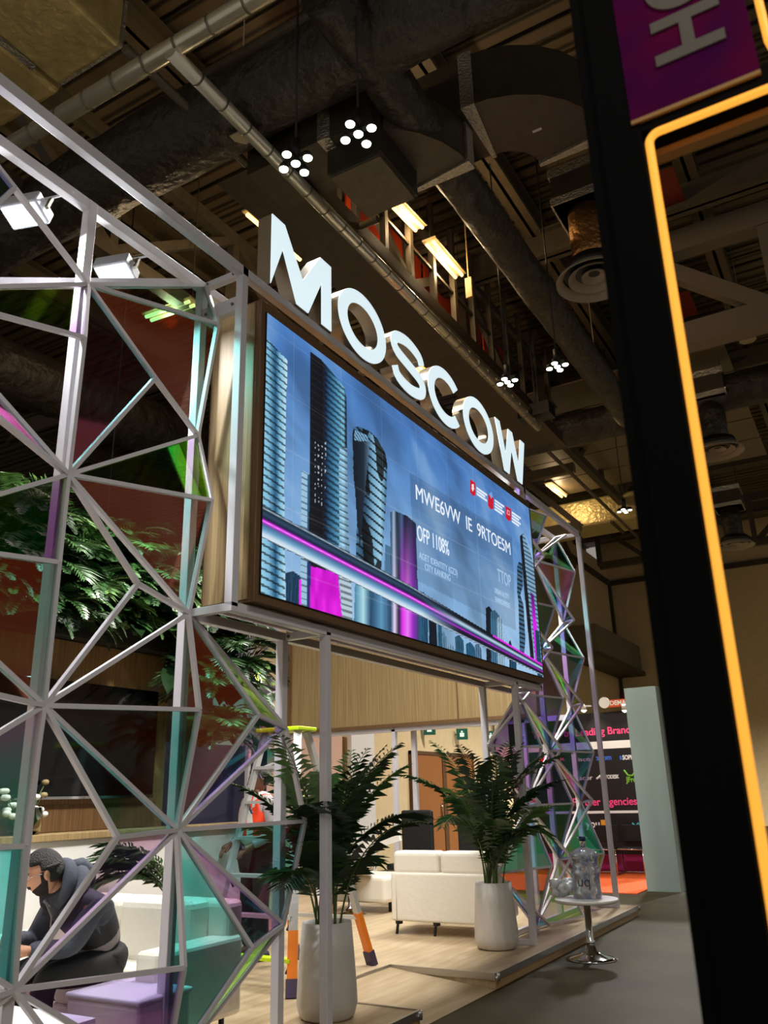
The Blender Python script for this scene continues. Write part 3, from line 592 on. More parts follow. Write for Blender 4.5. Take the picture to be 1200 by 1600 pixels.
for (px, py, L) in ((745, 764, 3), (773, 783, 4), (800, 802, 4)):
    for k in range(L): p = UX(px, py+k*4.6, SX+.003); part('screen_caption', STX, vw, lambda b: b.box(p, p+V((.002, .26-.05*(k % 2), .022))))
# ------------------------------------------------------------------ letters on the top beam
SIDE = mat('letter_return_metal', (150, 138, 120), .28, .75)
LX0, LX1, LZ, LH = -3.20, -3.33, 5.0, .6
def ribbon(b, A, B, closed, x0, x1):
    n = len(A); vs = [(x, p[0], p[1]) for x in (x0, x1) for L in (A, B) for p in L]; fs = []
    for i in range(n if closed else n-1):
        j = (i+1) % n; fs += [(i, j, n+j, n+i), (2*n+j, 2*n+i, 3*n+i, 3*n+j), (i, j, 2*n+j, 2*n+i), (n+j, n+i, 3*n+i, 3*n+j)]
    if not closed: fs += [(0, n, 3*n, 2*n), (n-1, 2*n-1, 4*n-1, 3*n-1)]
    b.add(vs, fs)
def letter(ch, y0, y1, label, zoff=0):
    W = y1-y0; z0 = LZ+zoff; t = thing('sign_letter', label, 'letter', (LX0, (y0+y1)/2, z0), None)
    def shape(b, xa, xb_):
        if ch == 'M':
            s = .135; P = [(0, 0), (0, LH), (s*1.15, LH), (W/2, .25), (W-s*1.15, LH), (W, LH), (W, 0), (W-s, 0), (W-s, LH*.62), (W/2+.075, 0), (W/2-.075, 0), (s, LH*.62)]
            b.prism([(xa, y0+y, z0+z) for y, z in P], (xb_-xa, 0, 0))
        elif ch == 'W':
            s = .14; P = [(0, LH), (s, LH), (W*.285, .24), (W*.43, LH), (W*.57, LH), (W*.715, .24), (W-s, LH), (W, LH), (W*.80, 0), (W*.64, 0), (W*.5, LH*.6), (W*.36, 0), (W*.20, 0)]
            b.prism([(xa, y0+y, z0+z) for y, z in P], (xb_-xa, 0, 0))
        else:
            if ch == 'O':
                q = [2*math.pi*k/56 for k in range(56)]; a, c, s, s2 = W/2, LH/2+.012, .135, .12
                A = [(y0+a+a*math.cos(x), z0+LH/2+c*math.sin(x)) for x in q]; B = [(y0+a+(a-s)*math.cos(x), z0+LH/2+(c-s2)*math.sin(x)) for x in q]; ribbon(b, A, B, True, xa, xb_)
            elif ch == 'C':
                q = [math.radians(42+276*k/48) for k in range(49)]; a, c, s, s2 = W/2*1.08, LH/2+.012, .135, .12
                A = [(y0+a+a*math.cos(x), z0+LH/2+c*math.sin(x)) for x in q]; B = [(y0+a+(a-s)*math.cos(x), z0+LH/2+(c-s2)*math.sin(x)) for x in q]; ribbon(b, A, B, False, xa, xb_)
            else:
                K = [(.88, .70), (.80, .83), (.5, .905), (.2, .84), (.105, .71), (.2, .585), (.5, .505), (.8, .42), (.895, .29), (.8, .155), (.5, .095), (.2, .16), (.11, .30)]
                pts = []
                for i in range(len(K)-1):
                    p0, p1, p2, p3 = (np.array(K[max(0, min(len(K)-1, i+d))]) for d in (-1, 0, 1, 2))
                    for u in np.linspace(0, 1, 6)[:-1]: pts.append(.5*((2*p1)+(-p0+p2)*u+(2*p0-5*p1+4*p2-p3)*u*u+(-p0+3*p1-3*p2+p3)*u**3))
                pts.append(np.array(K[-1])); pts = [np.array((p[0]*W, p[1]*LH)) for p in pts]; A, B = [], []
                for i, p in enumerate(pts):
                    d = pts[min(i+1, len(pts)-1)]-pts[max(i-1, 0)]; d = d/np.linalg.norm(d); nn = np.array((-d[1], d[0]))*.057
                    A.append((y0+p[0]+nn[0], z0+p[1]+nn[1])); B.append((y0+p[0]-nn[0], z0+p[1]-nn[1]))
                ribbon(b, A, B, False, xa, xb_)
    part('return', SIDE, t, lambda b: shape(b, LX0-.008, LX1)); part('lit_face', FACE_L, t, lambda b: shape(b, LX0, LX0-.008))
for ch, a, c, lb in (('M', 4.03, 4.81, 'white lit letter M standing on the top beam'), ('O', 4.915, 5.685, 'white lit letter O directly beside the letter M'), ('S', 5.765, 6.46, 'white lit letter S standing on the top beam'), ('C', 6.50, 7.23, 'white lit letter C standing on the top beam'), ('O', 7.305, 8.10, 'white lit letter O between the C and the W'), ('W', 8.19, 9.115, 'white lit letter W at the far end of the top beam')): letter(ch, a, c, lb)
# ------------------------------------------------------------------ faceted glass screens
def lattice(name, label, nodes, bars, panes, th=.03):
    t = thing(name, label, 'glass screen', (XB, sum(n[1] for n in nodes.values())/len(nodes), PT)); N = {k: V(v) for k, v in nodes.items()}
    for a, c in bars: part('bar', W_, t, lambda b: b.bar(N[a], N[c], th*.8, th, (1, 0, 0)))
    for a, c, e, f in panes:
        A, B, C_ = N[a], N[c], N[e]; g = (A+B+C_)/3; n = (B-A).cross(C_-A).normalized()
        q = [p+(g-p)*.03 for p in (A, B, C_)]
        part('iridescent_pane', FILMS[f], t, lambda b: b.prism([p-n*.003 for p in q], n*.006))
    return t
XN = XB+.02; nd = {}
for i, (x, y) in enumerate(((139, 448), (104, 742), (66, 1103), (18, 1546)), 1): nd['A%d' % i] = V((XN, 2.775, (4.40, 3.195, 1.966, .721)[i-1]))
for i, z in enumerate((4.955, 3.795, 2.595, 1.346, .14), 1): nd['S%d' % i] = V((XN, 3.755, z)); nd['Z%d' % i] = V((XN, 1.77, z))
for k, q in dict(R1=(340, 507), R2=(330, 782), R3=(311, 1109), R4=(287, 1512), L1=(131, 528), L2=(91, 879), L3=(37, 1322), P1=(242, 591), P2=(215, 912), P3=(183, 1308), P0=(22, 294)).items(): nd[k] = UX(q[0], q[1], {'R': -3.43, 'L': -3.5, 'P': -3.46}[k[0]])
nd['P4'] = V((-3.46, 3.25, .03+PT)); nd['Q1'] = V((-3.46, 2.25, 3.3)); nd['Q2'] = V((-3.46, 2.25, 2.0)); nd['Q3'] = V((-3.46, 2.25, .7))
nd['E1'] = V((XN, 4.765, 1.96)); nd['E2'] = V((XN, 4.765, .732)); nd['RE'] = UX(476, 1283, -3.41); nd['C1'] = UX(403, 1117, -3.41); nd['C2'] = UX(393, 1481, -3.41)
bars = 'A1-S1 A1-R1 S1-R1 R1-S2 A1-P1 P1-A2 P1-S2 A2-S2 A2-R2 S2-R2 R2-S3 A2-S3 A2-P2 P2-S3 P2-A3 A3-S3 A3-R3 S3-R3 R3-S4 A3-S4 A3-P3 P3-S4 P3-A4 A4-S4 A4-R4 S4-R4 R4-S5 A4-P4 P4-S5 A4-S5 P1-R1 '.replace('P1-R1 ', '')
bars += 'A1-P0 A1-Z2 L1-Z2 A1-L1 L1-A2 A2-Z2 A2-Q1 Q1-Z2 A2-Z3 A2-L2 L2-Z3 L2-A3 A3-Z3 A3-Q2 Q2-Z3 A3-Z4 A3-L3 L3-Z4 L3-A4 A4-Z4 A4-Q3 Q3-Z4 A4-Z5 P0-Z1 P0-Z2 '
bars += 'S3-C1 C1-E1 S3-E1 C1-S4 S4-E1 E1-RE S4-RE RE-E2 S4-E2 S4-C2 C2-E2 C2-S5 E2-S5'
bars = [tuple(x.split('-')) for x in bars.split()]
panes = [('A1', 'S1', 'R1', 'rose'), ('A1', 'R1', 'S2', 'rose'), ('A1', 'P1', 'A2', 'teal'), ('A2', 'S2', 'R2', 'green'), ('A2', 'R2', 'S3', 'rose'), ('A3', 'R3', 'S4', 'rose'), ('A3', 'S4', 'P3', 'teal'), ('P3', 'S4', 'A4', 'mint'), ('A4', 'R4', 'S5', 'lilac'),
         ('A1', 'L1', 'Z2', 'green'), ('A2', 'Q1', 'Z2', 'teal'), ('A2', 'L2', 'Z3', 'green'), ('L2', 'A3', 'Z3', 'rose'), ('A3', 'Q2', 'Z3', 'rose'), ('A3', 'L3', 'Z4', 'clear'), ('L3', 'A4', 'Z4', 'teal'), ('P0', 'Z1', 'Z2', 'violet'),
         ('S3', 'C1', 'E1', 'amber'), ('S3', 'C1', 'S4', 'rose'), ('C1', 'E1', 'S4', 'magenta'), ('S4', 'RE', 'E2', 'teal'), ('S4', 'E2', 'C2', 'magenta'), ('S4', 'C2', 'S5', 'teal'), ('C2', 'E2', 'S5', 'amber')]
lat = lattice('faceted_screen', 'faceted screen of white bars and coloured glass left of the video screen', nd, bars, panes)
part('rear_rail', W_, lat, lambda b: b.bar(UX(-120, 443, -3.9), UX(299, 443, -3.68), .06, .05))
# right hand screen, four spines
nr = {}; SP = (8.31, 9.27, 10.17, 11.2); ZA = (4.40, 3.2, 1.97, .745); ZS = (4.955, 3.72, 2.58, 1.36, .15)
for k, y in enumerate(SP):
    hs = ZA if k % 2 == 0 else ZS
    for i, z in enumerate(hs):
        nr['s%d%d' % (k, i)] = V((XN, y-.06, z)); nr['f%d%d' % (k, i)] = V((XN+.15, y-.04, z+.02))
    ho = ZS if k % 2 == 0 else ZA
    if k:
        for i, z in enumerate(ho): nr['r%d%d' % (k, i)] = V((-3.33, y-.08, z))
bars, panes = [], []; fl = ['violet', 'magenta', 'violet', 'green', 'violet', 'teal', 'violet', 'magenta']; c_ = 0
for k in range(3):
    hl = ZA if k % 2 == 0 else ZS; hr = ZS if k % 2 == 0 else ZA
    for i, z in enumerate(hl):
        if k == 0 and z > 2.3: continue
        a = 's%d%d' % (k, i); r = 'r%d%d' % (k+1, i); bars.append((a, r))
        ups = [j for j, zz_ in enumerate(hr) if zz_ > z]; dns = [j for j, zz_ in enumerate(hr) if zz_ < z]
        for j, isup in ((max(ups) if ups else None, 1), (min(dns) if dns else None, 0)):
            if j is None or (k == 0 and hr[j] > 2.7): continue
            s_ = 's%d%d' % (k+1, j); f_ = 'f%d%d' % (k+1, j)
            bars += [(a, s_), (r, s_), (a, f_)] + ([(s_, f_)] if isup else [])
            panes.append((a, r, s_, fl[c_ % 8])); c_ += 1
            if not isup: panes.append((a, s_, f_, fl[(c_+3) % 8]))
seen = set(); bb = []
for x in bars:
    if tuple(sorted(x)) not in seen: seen.add(tuple(sorted(x))); bb.append(x)
lattice('faceted_screen', 'faceted screen of white bars and coloured glass right of the video screen', nr, bb, panes, .028)
# far corner screen
nf = {}; Yf = 11.15
for i, z in enumerate((4.6, 3.72, 2.6, 1.5)): nf['a%d' % i] = V((-9.12, Yf, z)); nf['b%d' % i] = V((-8.4, Yf, z-.5)); nf['c%d' % i] = V((-8.68, Yf-.25, z-.65))
bars = []; panes = []
for i in range(4):
    bars += [('a%d' % i, 'b%d' % i), ('a%d' % i, 'c%d' % i), ('b%d' % i, 'c%d' % i)]; panes.append(('a%d' % i, 'b%d' % i, 'c%d' % i, ('rose', 'violet', 'teal', 'rose')[i]))
    if i: bars += [('a%d' % i, 'b%d' % (i-1)), ('c%d' % (i-1), 'a%d' % i)]; panes.append(('c%d' % (i-1), 'a%d' % i, 'b%d' % (i-1), 'teal'))
lattice('faceted_screen', 'small far faceted screen seen beyond the hanging greenery', nf, bars, panes)
# flood lights on arms
def flood(c, arm_from, label, tgt):
    c = V(c); t = thing('flood_light', label, 'flood light', c, 'flood lights on the stand frame'); d = (V(tgt)-c).normalized(); s = d.cross(V((0, 0, 1))).normalized(); u = s.cross(d)
    part('housing', mat('lamp_grey', (170, 172, 176), .4, .3), t, lambda b: b.obox(c-d*.05, s*.125, u*.085, d*.05), .012)
    part('bracket', STEEL, t, lambda b: (b.bar(c-d*.04-s*.14, c-d*.14-s*.14, .02), b.bar(c-d*.04+s*.14, c-d*.14+s*.14, .02), b.bar(c-d*.14-s*.14, c-d*.14+s*.14, .02)))
    part('arm', W_, t, lambda b: b.tube([c-d*.14, V(arm_from)], .008, 8))
    part('lens', FLOODL, t, lambda b: b.obox(c+d*.004, s*.108, u*.068, d*.004))
    l = lamp('flood_beam', 'AREA', c+d*.02, FLOOD_W, t, (.93, .96, 1), .2, tgt); l.data.shape = 'RECTANGLE'; l.data.size_y = .14
for i, (y, lb) in enumerate(((3.2, 'bright flood lamp right of the first tall post'), (2.5, 'bright flood lamp at the left edge of the photo'), (10.4, 'bright flood lamp behind the far faceted screen'))):
    flood((-3.86, y, 4.83 if y < 9 else 4.62), (XB, y+.12, 4.96), lb, (-3.62, y-.75, 2.6) if y < 9 else (-4.2, y-1.2, 2.0))
# ------------------------------------------------------------------ rear of the stand: low wall, television wall
TX, LWX = -6.0, -5.68
t = thing('television_wall', 'oak clad wall carrying the black television', 'wall panel', (TX, 3, PT))
part('cladding', wood('oak_wall_dim', (150, 118, 76), (120, 90, 54), (60, 60, 1.2)), t, lambda b: b.box((TX-.12, -1.5, PT), (TX, 6.1, 2.85))); part('dark_band', OAKD, t, lambda b: b.box((TX, -1.5, 1.29), (TX+.006, 6.0, 1.5)))
t = thing('television', 'wide black television on the oak wall under the greenery', 'television', (TX+.05, 4, 1.55))
part('screen', TVM, t, lambda b: b.box((TX+.01, 2.4, 1.565), (TX+.06, 5.91, 2.5)), .006); part('lower_bezel', CHROME, t, lambda b: b.box((TX+.01, 2.4, 1.54), (TX+.065, 5.91, 1.562)))
t = thing('low_partition', 'low white partition with an oak ledge behind the sofa', 'partition', (LWX, 3, PT))
part('panel', WHITE, t, lambda b: b.box((TX+.002, -1.5, PT), (LWX, 7.25, 1.235)), .006); part('ledge', OAK, t, lambda b: b.box((TX+.002, -1.5, 1.235), (LWX+.03, 7.33, 1.285)), .004)
# vase with white flowers
vc = UX(36, 1304, -5.84); vc.z = 1.285
GLASS = mat('clear_glass', (235, 240, 235), .03); GLASS.node_tree.nodes['Principled BSDF'].inputs['Transmission Weight'].default_value = 1; GLASS.node_tree.nodes['Principled BSDF'].inputs['IOR'].default_value = 1.15
PETAL = mat('white_petal', (240, 238, 226), .6)
t = thing('flower_vase', 'glass vase of white flowers on the oak ledge', 'vase', vc)
part('vase', GLASS, t, lambda b: b.lathe(vc, [(.10, 0), (.125, .02), (.13, .13), (.12, .2), (.115, .2), (.122, .13), (.117, .03), (.05, .015)], 24, True, True))
def _lv(b):
    for k in range(16):
        a = k*.9; r = .03+.06*random.random(); b.add([vc+V((r*math.cos(a), r*math.sin(a), .02)), vc+V((r*math.cos(a)+.03, r*math.sin(a)+.03, .1)), vc+V((r*1.1*math.cos(a), r*1.1*math.sin(a), .2)), vc+V((r*math.cos(a)-.03, r*math.sin(a)-.03, .1))], [(0, 1, 2, 3)])
part('leaves', LEAFM, t, _lv)
random.seed(3)
for k, (px, py) in enumerate(((8, 1237), (9, 1247), (10, 1267), (17, 1266), (9, 1272), (56, 1246), (54, 1264), (60, 1266), (66, 1273), (54, 1279), (20, 1259), (71, 1223), (67, 1243), (22, 1276))):
    p = UX(px, py, -5.84+random.uniform(-.06, .06)); dry = k in (11, 12)
    f = part('stem', STEM, t, lambda b: b.tube([vc+V((0, (p.y-vc.y)*.3, .1)), vc.lerp(p, .6)+V((0, 0, .03)), p], .004, 5))
    part('blossom', mat('dry_head', (150, 130, 90), .8) if dry else PETAL, f, lambda b: [b.lathe(p+V((random.uniform(-.012, .012), random.uniform(-.012, .012), -.02)), [(.006, 0), (.026, .012), (.03, .028), (.02, .042), (.004, .045)], 9) for _ in range(1 if dry else 3)])
# ------------------------------------------------------------------ leaves
def frond(b, base, az, L, e0, e1, n, ll, droop=.5, lw=.018, bare=.3, stem=.005, twist=0):
    """pinnate leaf: arching rib with folded narrow leaflets"""
    p = V(base); h = V((math.cos(az), math.sin(az), 0)); s = V((-math.sin(az), math.cos(az), 0)); pts = [p.copy()]; K = 12
    for i in range(K):
        e = e0+(e1-e0)*((i+.5)/K)**1.4; p = p+(h*math.cos(e)+V((0, 0, math.sin(e))))*(L/K); pts.append(p.copy())
    b.cur = 0; b.tube(pts, [stem*(1-.75*i/K) for i in range(K+1)], 5, False); b.cur = 1
    for i in range(n):
        f = bare+(1-bare)*(i+.3)/n; x = f*K; j = min(K-1, int(x)); q = pts[j].lerp(pts[j+1], x-j); d = (pts[j+1]-pts[j]).normalized()
        k = (f-bare)/(1-bare); l = ll*(math.sin(math.pi*min(1, .18+.8*k))**.7)*random.uniform(.85, 1.1)
        up = s.cross(d)*-1
        if up.z < 0: up = -up
        for sg in (-1, 1):
            fw = .42+.5*k; dr = (s*sg+d*fw+up*.25).normalized(); m1 = q+dr*l*.45+V((0, 0, -droop*l*.06)); tip = q+dr*l*.95+V((0, 0, -droop*l*random.uniform(.3, .6)))
            wv_ = d.cross(dr).cross(dr).normalized()*lw*random.uniform(.8, 1.2); b.add([q, m1+wv_, tip, m1-wv_], [(0, 1, 2), (0, 2, 3)])
def palm(name, label, c, potprof, ribs, H, n, tweak, seed, leafs=(LEAFD, LEAFM, LEAFL)):
    random.seed(seed); t = thing(name, label, 'potted palm', c); hp = potprof[-1][1]
    part('pot', POT, t, lambda b: b.lathe(c, potprof+[(potprof[-1][0]-.014, hp), (potprof[-1][0]-.02, hp-.08)], 56, True, False, (lambda a, z: .028*math.sin(15*a+9*z)) if ribs else None))
    part('soil', SOIL, t, lambda b: b.lathe(c+V((0, 0, hp-.09)), [(potprof[-1][0]-.01, 0), (potprof[-1][0]-.02, .02), (.02, .035)], 28))
    for i in range(n):
        az, L, e0, e1, ll = tweak(i, n); r = random.uniform(.01, .09); a2 = random.uniform(0, 6.28); q = c+V((r*math.cos(a2), r*math.sin(a2), hp-.06))
        lf = random.choices(leafs, (4, 4, 2))[0]; b = MB(); frond(b, q, az, L*H, e0, e1, 27, ll, .8, .0052, random.uniform(.2, .42), .008); b.build('frond', [STEM, lf], t)
    return t
def tw1(i, n):
    return tw0(i, n)
def tw0(i, n):
    az = i*2.4+random.uniform(-.3, .3)
    if i < n*.55: return (az, random.uniform(.8, 1.1), random.uniform(1.4, 1.55), random.uniform(.0, .9), .27)
    if abs((az-3.67+math.pi) % (2*math.pi)-math.pi) < .6: az += 1.3
    return (az, random.uniform(.55, .9), random.uniform(1.25, 1.5), random.uniform(-1.0, .2), .27)
c1 = UZ(511, 1590, PT); c1.z = PT
palm('potted_palm', 'tall potted palm in a smooth pale planter, nearest the front post', c1, [(.16, 0), (.185, .02), (.205, .09), (.2, .2), (.185, .4), (.17, .58)], False, 1.42, 24, tw1, 11)
c2 = UZ(777, 1482, PT); c2.z = PT
palm('potted_palm', 'potted palm in a ribbed pale planter beside the cream sofa', c2, [(.15, 0), (.185, .02), (.205, .1), (.2, .2), (.185, .4), (.17, .575)], True, 1.55, 22, tw1, 23)
# side fronds of the front palm reach left behind the glass: a low palm of its own
random.seed(31); c3 = V((-4.75, 5.15, PT)); t = thing('potted_palm', 'low arching palm behind the coloured glass by the sofa arm', 'potted palm', c3)
part('pot', POT, t, lambda b: b.lathe(c3, [(.13, 0), (.15, .02), (.16, .3), (.15, .5), (.135, .5), (.13, .42)], 32, True, True))
for i in range(9):
    b = MB(); az = (math.radians(195), math.radians(228), math.radians(212))[i % 3]+random.uniform(-.3, .3)
    frond(b, c3+V((random.uniform(-.05, .05), random.uniform(-.05, .05), .45)), az, random.uniform(.95, 1.15), random.uniform(1.15, 1.4), random.uniform(-.8, -.1), 24, .28, .6, .011, .4, .008); b.build('frond', [STEM, random.choice((LEAFD, LEAFM))], t)
# hanging greenery over the television wall
def broad_leaf(b, base, az, L, wd, el, notch):
    p = V(base); h = V((math.cos(az)*math.cos(el), math.sin(az)*math.cos(el), math.sin(el))); s = V((-math.sin(az), math.cos(az), 0)); n = h.cross(s)
    st = p+h*L*.55+V((0, 0, .03)); b.cur = 0; b.tube([p, p.lerp(st, .5)+V((0, 0, .04)), st], .005, 5, False); b.cur = 1
    dn = (h-V((0, 0, .65))).normalized(); K = 9; vs = []; fs = []
    for i in range(K+1):
        f = i/K; q = st+dn*L*f-V((0, 0, .12*L*f*f)); wdt = wd*math.sin(math.pi*min(1, .08+.92*f)**.62)**.8 if f < 1 else .004
        if notch and 0 < i < K and i % 2: wdt *= .42
        vs += [q-s*wdt+n*.02, q, q+s*wdt+n*.02]
    for i in range(K): a = i*3; fs += [(a, a+1, a+4, a+3), (a+1, a+2, a+5, a+4)]
    b.sm = True; b.add(vs, fs); b.sm = False
random.seed(77); GX = -5.95
kinds = {'fern': ('bushy fern hanging in the greenery above the television', LEAFM), 'philodendron': ('broad leaved plant in the greenery above the television', LEAFD), 'palm_tuft': ('feathery palm tuft in the greenery above the television', LEAFL)}
t = thing('planter_trough', 'dark trough holding the hanging greenery above the television', 'planter', (GX, 4, 2.85)); part('trough', mat('dark_trough', (30, 30, 26), .7), t, lambda b: b.box((GX-.3, .5, 2.86), (GX+.12, 7.1, 3.25)))
protos = {k: [] for k in kinds}
def plant(kind, loc, rot):
    lab, lf = kinds[kind]
    if len(protos[kind]) < 5:
        b = MB(); nl = {'fern': 11, 'philodendron': 9, 'palm_tuft': 7}[kind]
        for i in range(nl):
            az = random.uniform(-1.5, 1.5)
            if kind == 'fern': frond(b, (0, 0, 0), az, random.uniform(.45, .7), random.uniform(.3, 1.1), random.uniform(-1.4, -.7), 20, .12, .4, .014, .08, .003)
            elif kind == 'palm_tuft': frond(b, (0, 0, 0), az, random.uniform(.55, .8), random.uniform(.5, 1.2), random.uniform(-1.2, -.3), 22, .26, .5, .009, .25, .005)
            else: broad_leaf(b, (0, 0, 0), az, random.uniform(.22, .36), random.uniform(.07, .13), random.uniform(-.3, .9), i % 2)
        o = b.build(kind, [STEM, random.choice({'fern': (LEAFM, LEAFD, LEAFL), 'philodendron': (LEAFD, LEAFM), 'palm_tuft': (LEAFL, LEAFM)}[kind])]); protos[kind].append(o)
    else: o = random.choice(protos[kind]).copy(); COL.objects.link(o)
    tag(o, lab, 'plant', kind.replace('_', ' ')+'s hanging above the television'); o.location = loc; o.rotation_euler = (0, 0, rot); s = random.uniform(.8, 1.25); o.scale = (s, s, s)
for i in range(125):
    y = 2.9+3.9*((i*.618) % 1); z = 2.88+.85*random.random()
    if y > 5.9: z -= .45*random.random()
    if y > 6.25: z = random.uniform(2.0, 3.4)
    x = GX+.14+.18*random.random() if z < 3.3 else GX+random.uniform(-.2, .2)
    plant(random.choices(('fern', 'philodendron', 'palm_tuft'), (5, 4, 3))[0], (x, y, z), random.uniform(-.7, .7))
# ------------------------------------------------------------------ sofas and small furniture
def cushion(b, a, c): b.box(a, c)
t = thing('sofa', 'cream leather sofa the seated man sits on', 'sofa', (-4.6, 4.2, PT)); X0, X1, Yf, Yb = -5.5, -3.85, 3.94, 4.72
for x0, x1 in ((X1-.18, X1), (X0, X0+.18)): part('arm', LEATHER, t, lambda b: b.box((x0, Yf, PT+.1), (x1, Yb, .675)), .035)
part('base', LEATHER, t, lambda b: b.box((X0+.18, Yf-.02, PT+.1), (X1-.18, Yb-.1, .36)), .03)
for k in range(2): part('seat_cushion', LEATHER, t, lambda b: b.box((X0+.19+k*.65, Yf-.05, .36), (X0+.82+k*.65, Yb-.25, .53)), .05); part('back_cushion', LEATHER, t, lambda b: b.box((X0+.19+k*.65, Yb-.34, .5), (X0+.82+k*.65, Yb-.1, .9)), .06)
part('back', LEATHER, t, lambda b: b.box((X0+.1, Yb-.14, PT+.1), (X1-.02, Yb+.02, .88)), .04)
for x in (X0+.1, X1-.1):
    for y in (Yf+.06, Yb-.08): part('leg', BLACK, t, lambda b: b.tube([(x, y, PT), (x, y, PT+.11)], .018, 8))
t = thing('sofa', 'cream leather sofa seen from behind beside the ribbed planter', 'sofa', (-4.3, 8.8, PT)); X0, X1, Yb, Yf = -4.88, -3.72, 8.42, 9.2
part('back', LEATHER, t, lambda b: b.box((X0, Yb, PT+.13), (X1, Yb+.16, .72)), .025); part('seat_base', LEATHER, t, lambda b: b.box((X0+.02, Yb+.12, PT+.13), (X1-.02, Yf, .46)), .03)
for k in range(2): part('back_cushion', LEATHER, t, lambda b: b.box((X0+.02+k*.57, Yb+.02, .70), (X0+.57+k*.57, Yb+.24, .93)), .045)
part('arm', LEATHER, t, lambda b: b.box((X0-.0, Yb+.1, .4), (X0+.14, Yf, .72)), .03)
part('piping', mat('cream_seam', (196, 188, 172), .5), t, lambda b: b.tube([(X0+.07, Yb-.004, PT+.15), (X0+.07, Yb-.004, .7)], .004, 6))
for x in (X0+.05, X0+.5, X1-.05): part('leg', BLACK, t, lambda b: (b.bar((x-.03, Yb+.08, PT+.12), (x+.03, Yb+.08, PT+.12), .05), b.bar((x, Yb+.06, PT+.12), (x-.015, Yb+.05, PT), .022)))
t = thing('armchair', 'pale armchair with a sloping arm behind the rear sofa', 'armchair', (-6.0, 10.0, PT))
part('shell', LEATHER, t, lambda b: b.box((-6.5, 9.7, PT+.12), (-5.7, 10.4, .55)), .05); part('arm', WHITE, t, lambda b: b.bar((-6.35, 9.65, .78), (-5.5, 9.75, 1.02), .06, .12)); [part('leg', BLACK, t, lambda b: b.bar((x, 10.0, PT), (x, 10.0, PT+.13), .04)) for x in (-6.4, -5.8)]
for (x, y, s, lb) in ((-5.9, 10.75, 1.0, 'black swivel chair behind the pale armchair'), (-5.0, 10.7, .95, 'black swivel chair behind the ribbed planter palm')):
    t = thing('office_chair', lb, 'chair', (x, y, PT)); part('backrest', BLACK, t, lambda b: b.box((x-.25, y+.2, .7), (x+.25, y+.26, 1.3*s)), .03); part('seat', BLACK, t, lambda b: b.box((x-.25, y-.25, .55), (x+.25, y+.24, .63)), .03); part('column', CHROME, t, lambda b: b.tube([(x, y, PT+.06), (x, y, .56)], .03, 10)); part('foot', BLACK, t, lambda b: [b.bar((x, y, PT+.05), (x+.28*math.cos(k*1.256), y+.28*math.sin(k*1.256), PT+.035), .04) for k in range(5)])
p = V((-6.15, 9.6, PT)); t = thing('side_table', 'small chrome footed table glimpsed left of the rear sofa', 'table', p); part('base', CHROME, t, lambda b: b.lathe(p, [(.2, 0), (.2, .012), (.08, .04), (.03, .09), (.028, .5)], 28)); part('top', OAK, t, lambda b: b.lathe(p+V((0, 0, .5)), [(.3, 0), (.3, .025)], 32)); part('wooden_leg', OAK, t, lambda b: b.bar(p+V((-.2, -.1, .0)), p+V((-.2, -.1, .5)), .05))
# ottoman and white table, bottom left
a, c = UZ(110, 1549, .52), UZ(213, 1565, .52)
t = thing('ottoman', 'white cube ottoman under the violet pane near the lattice foot', 'ottoman', (-4.0, 3.2, PT)); q0 = UZ(213, 1566, .52); q1 = UZ(110, 1548, .52)
part('body', LEATHER, t, lambda b: b.box((q0.x, q0.y+.02, PT+.02), (q1.x-.0, q0.y+.42, .5)), .03); part('top', WHITE, t, lambda b: b.box((q0.x+.004, q0.y+.016, .49), (q1.x-.004, q0.y+.424, .52)), .012); part('foot', BLACK, t, lambda b: [b.box((x-.02, y-.02, PT), (x+.02, y+.02, PT+.03)) for x in (q0.x-.05, q1.x+.05) for y in (q0.y+.08, q0.y+.36)])
q = UZ(150, 1590, .5); t = thing('coffee_table', 'white topped low table in the bottom left corner', 'table', (q.x-.3, q.y-.3, PT))
part('top', WHITE, t, lambda b: b.box((q.x, q.y, .475), (q.x-1.0, q.y-1.3, .5)), .004); part('frame', OAKD, t, lambda b: b.box((q.x-.01, q.y-.01, .43), (q.x-.99, q.y-1.29, .475)))
for x in (q.x-.05, q.x-.95):
    for y in (q.y-.05, q.y-1.25): part('leg', OAKD, t, lambda b: b.bar((x, y, PT), (x, y, .44), .05))
# ------------------------------------------------------------------ side table in the aisle with bottle and bag
tc_ = V((-2.76, 8.5, 0)); t = thing('pedestal_table', 'low round white table on a chrome trumpet foot in the aisle', 'table', tc_)
part('foot', CHROME, t, lambda b: b.lathe(tc_, [(.235, 0), (.238, .008), (.2, .022), (.1, .045), (.055, .075), (.042, .12)], 40)); part('column', CHROME, t, lambda b: b.lathe(tc_, [(.042, .11), (.04, .16), (.032, .17), (.032, .5)], 24)); part('top', WHITE, t, lambda b: b.lathe(tc_, [(.28, .488), (.3, .495), (.3, .518), (.295, .522)], 48))
bc = V((-2.75, 8.52, .522)); t = thing('water_bottle', 'large blue capped water bottle on the round white table', 'bottle', bc)
WATER = mat('frosted_blue_plastic', (190, 200, 214), .12); WATER.node_tree.nodes['Principled BSDF'].inputs['Transmission Weight'].default_value = .75
part('body', WATER, t, lambda b: b.lathe(bc, [(.12, 0), (.135, .012), (.14, .04), (.134, .075), (.132, .09), (.13, .2), (.138, .215), (.138, .235), (.13, .25), (.13, .345), (.14, .36), (.142, .385), (.125, .41), (.08, .435), (.036, .452), (.028, .47)], 36)); part('neck', GLASS, t, lambda b: b.lathe(bc, [(.028, .47), (.03, .5), (.026, .515)], 20)); part('cap', mat('navy_cap', (20, 40, 84), .4), t, lambda b: b.lathe(bc, [(.032, .51), (.033, .55), (.026, .556)], 20))
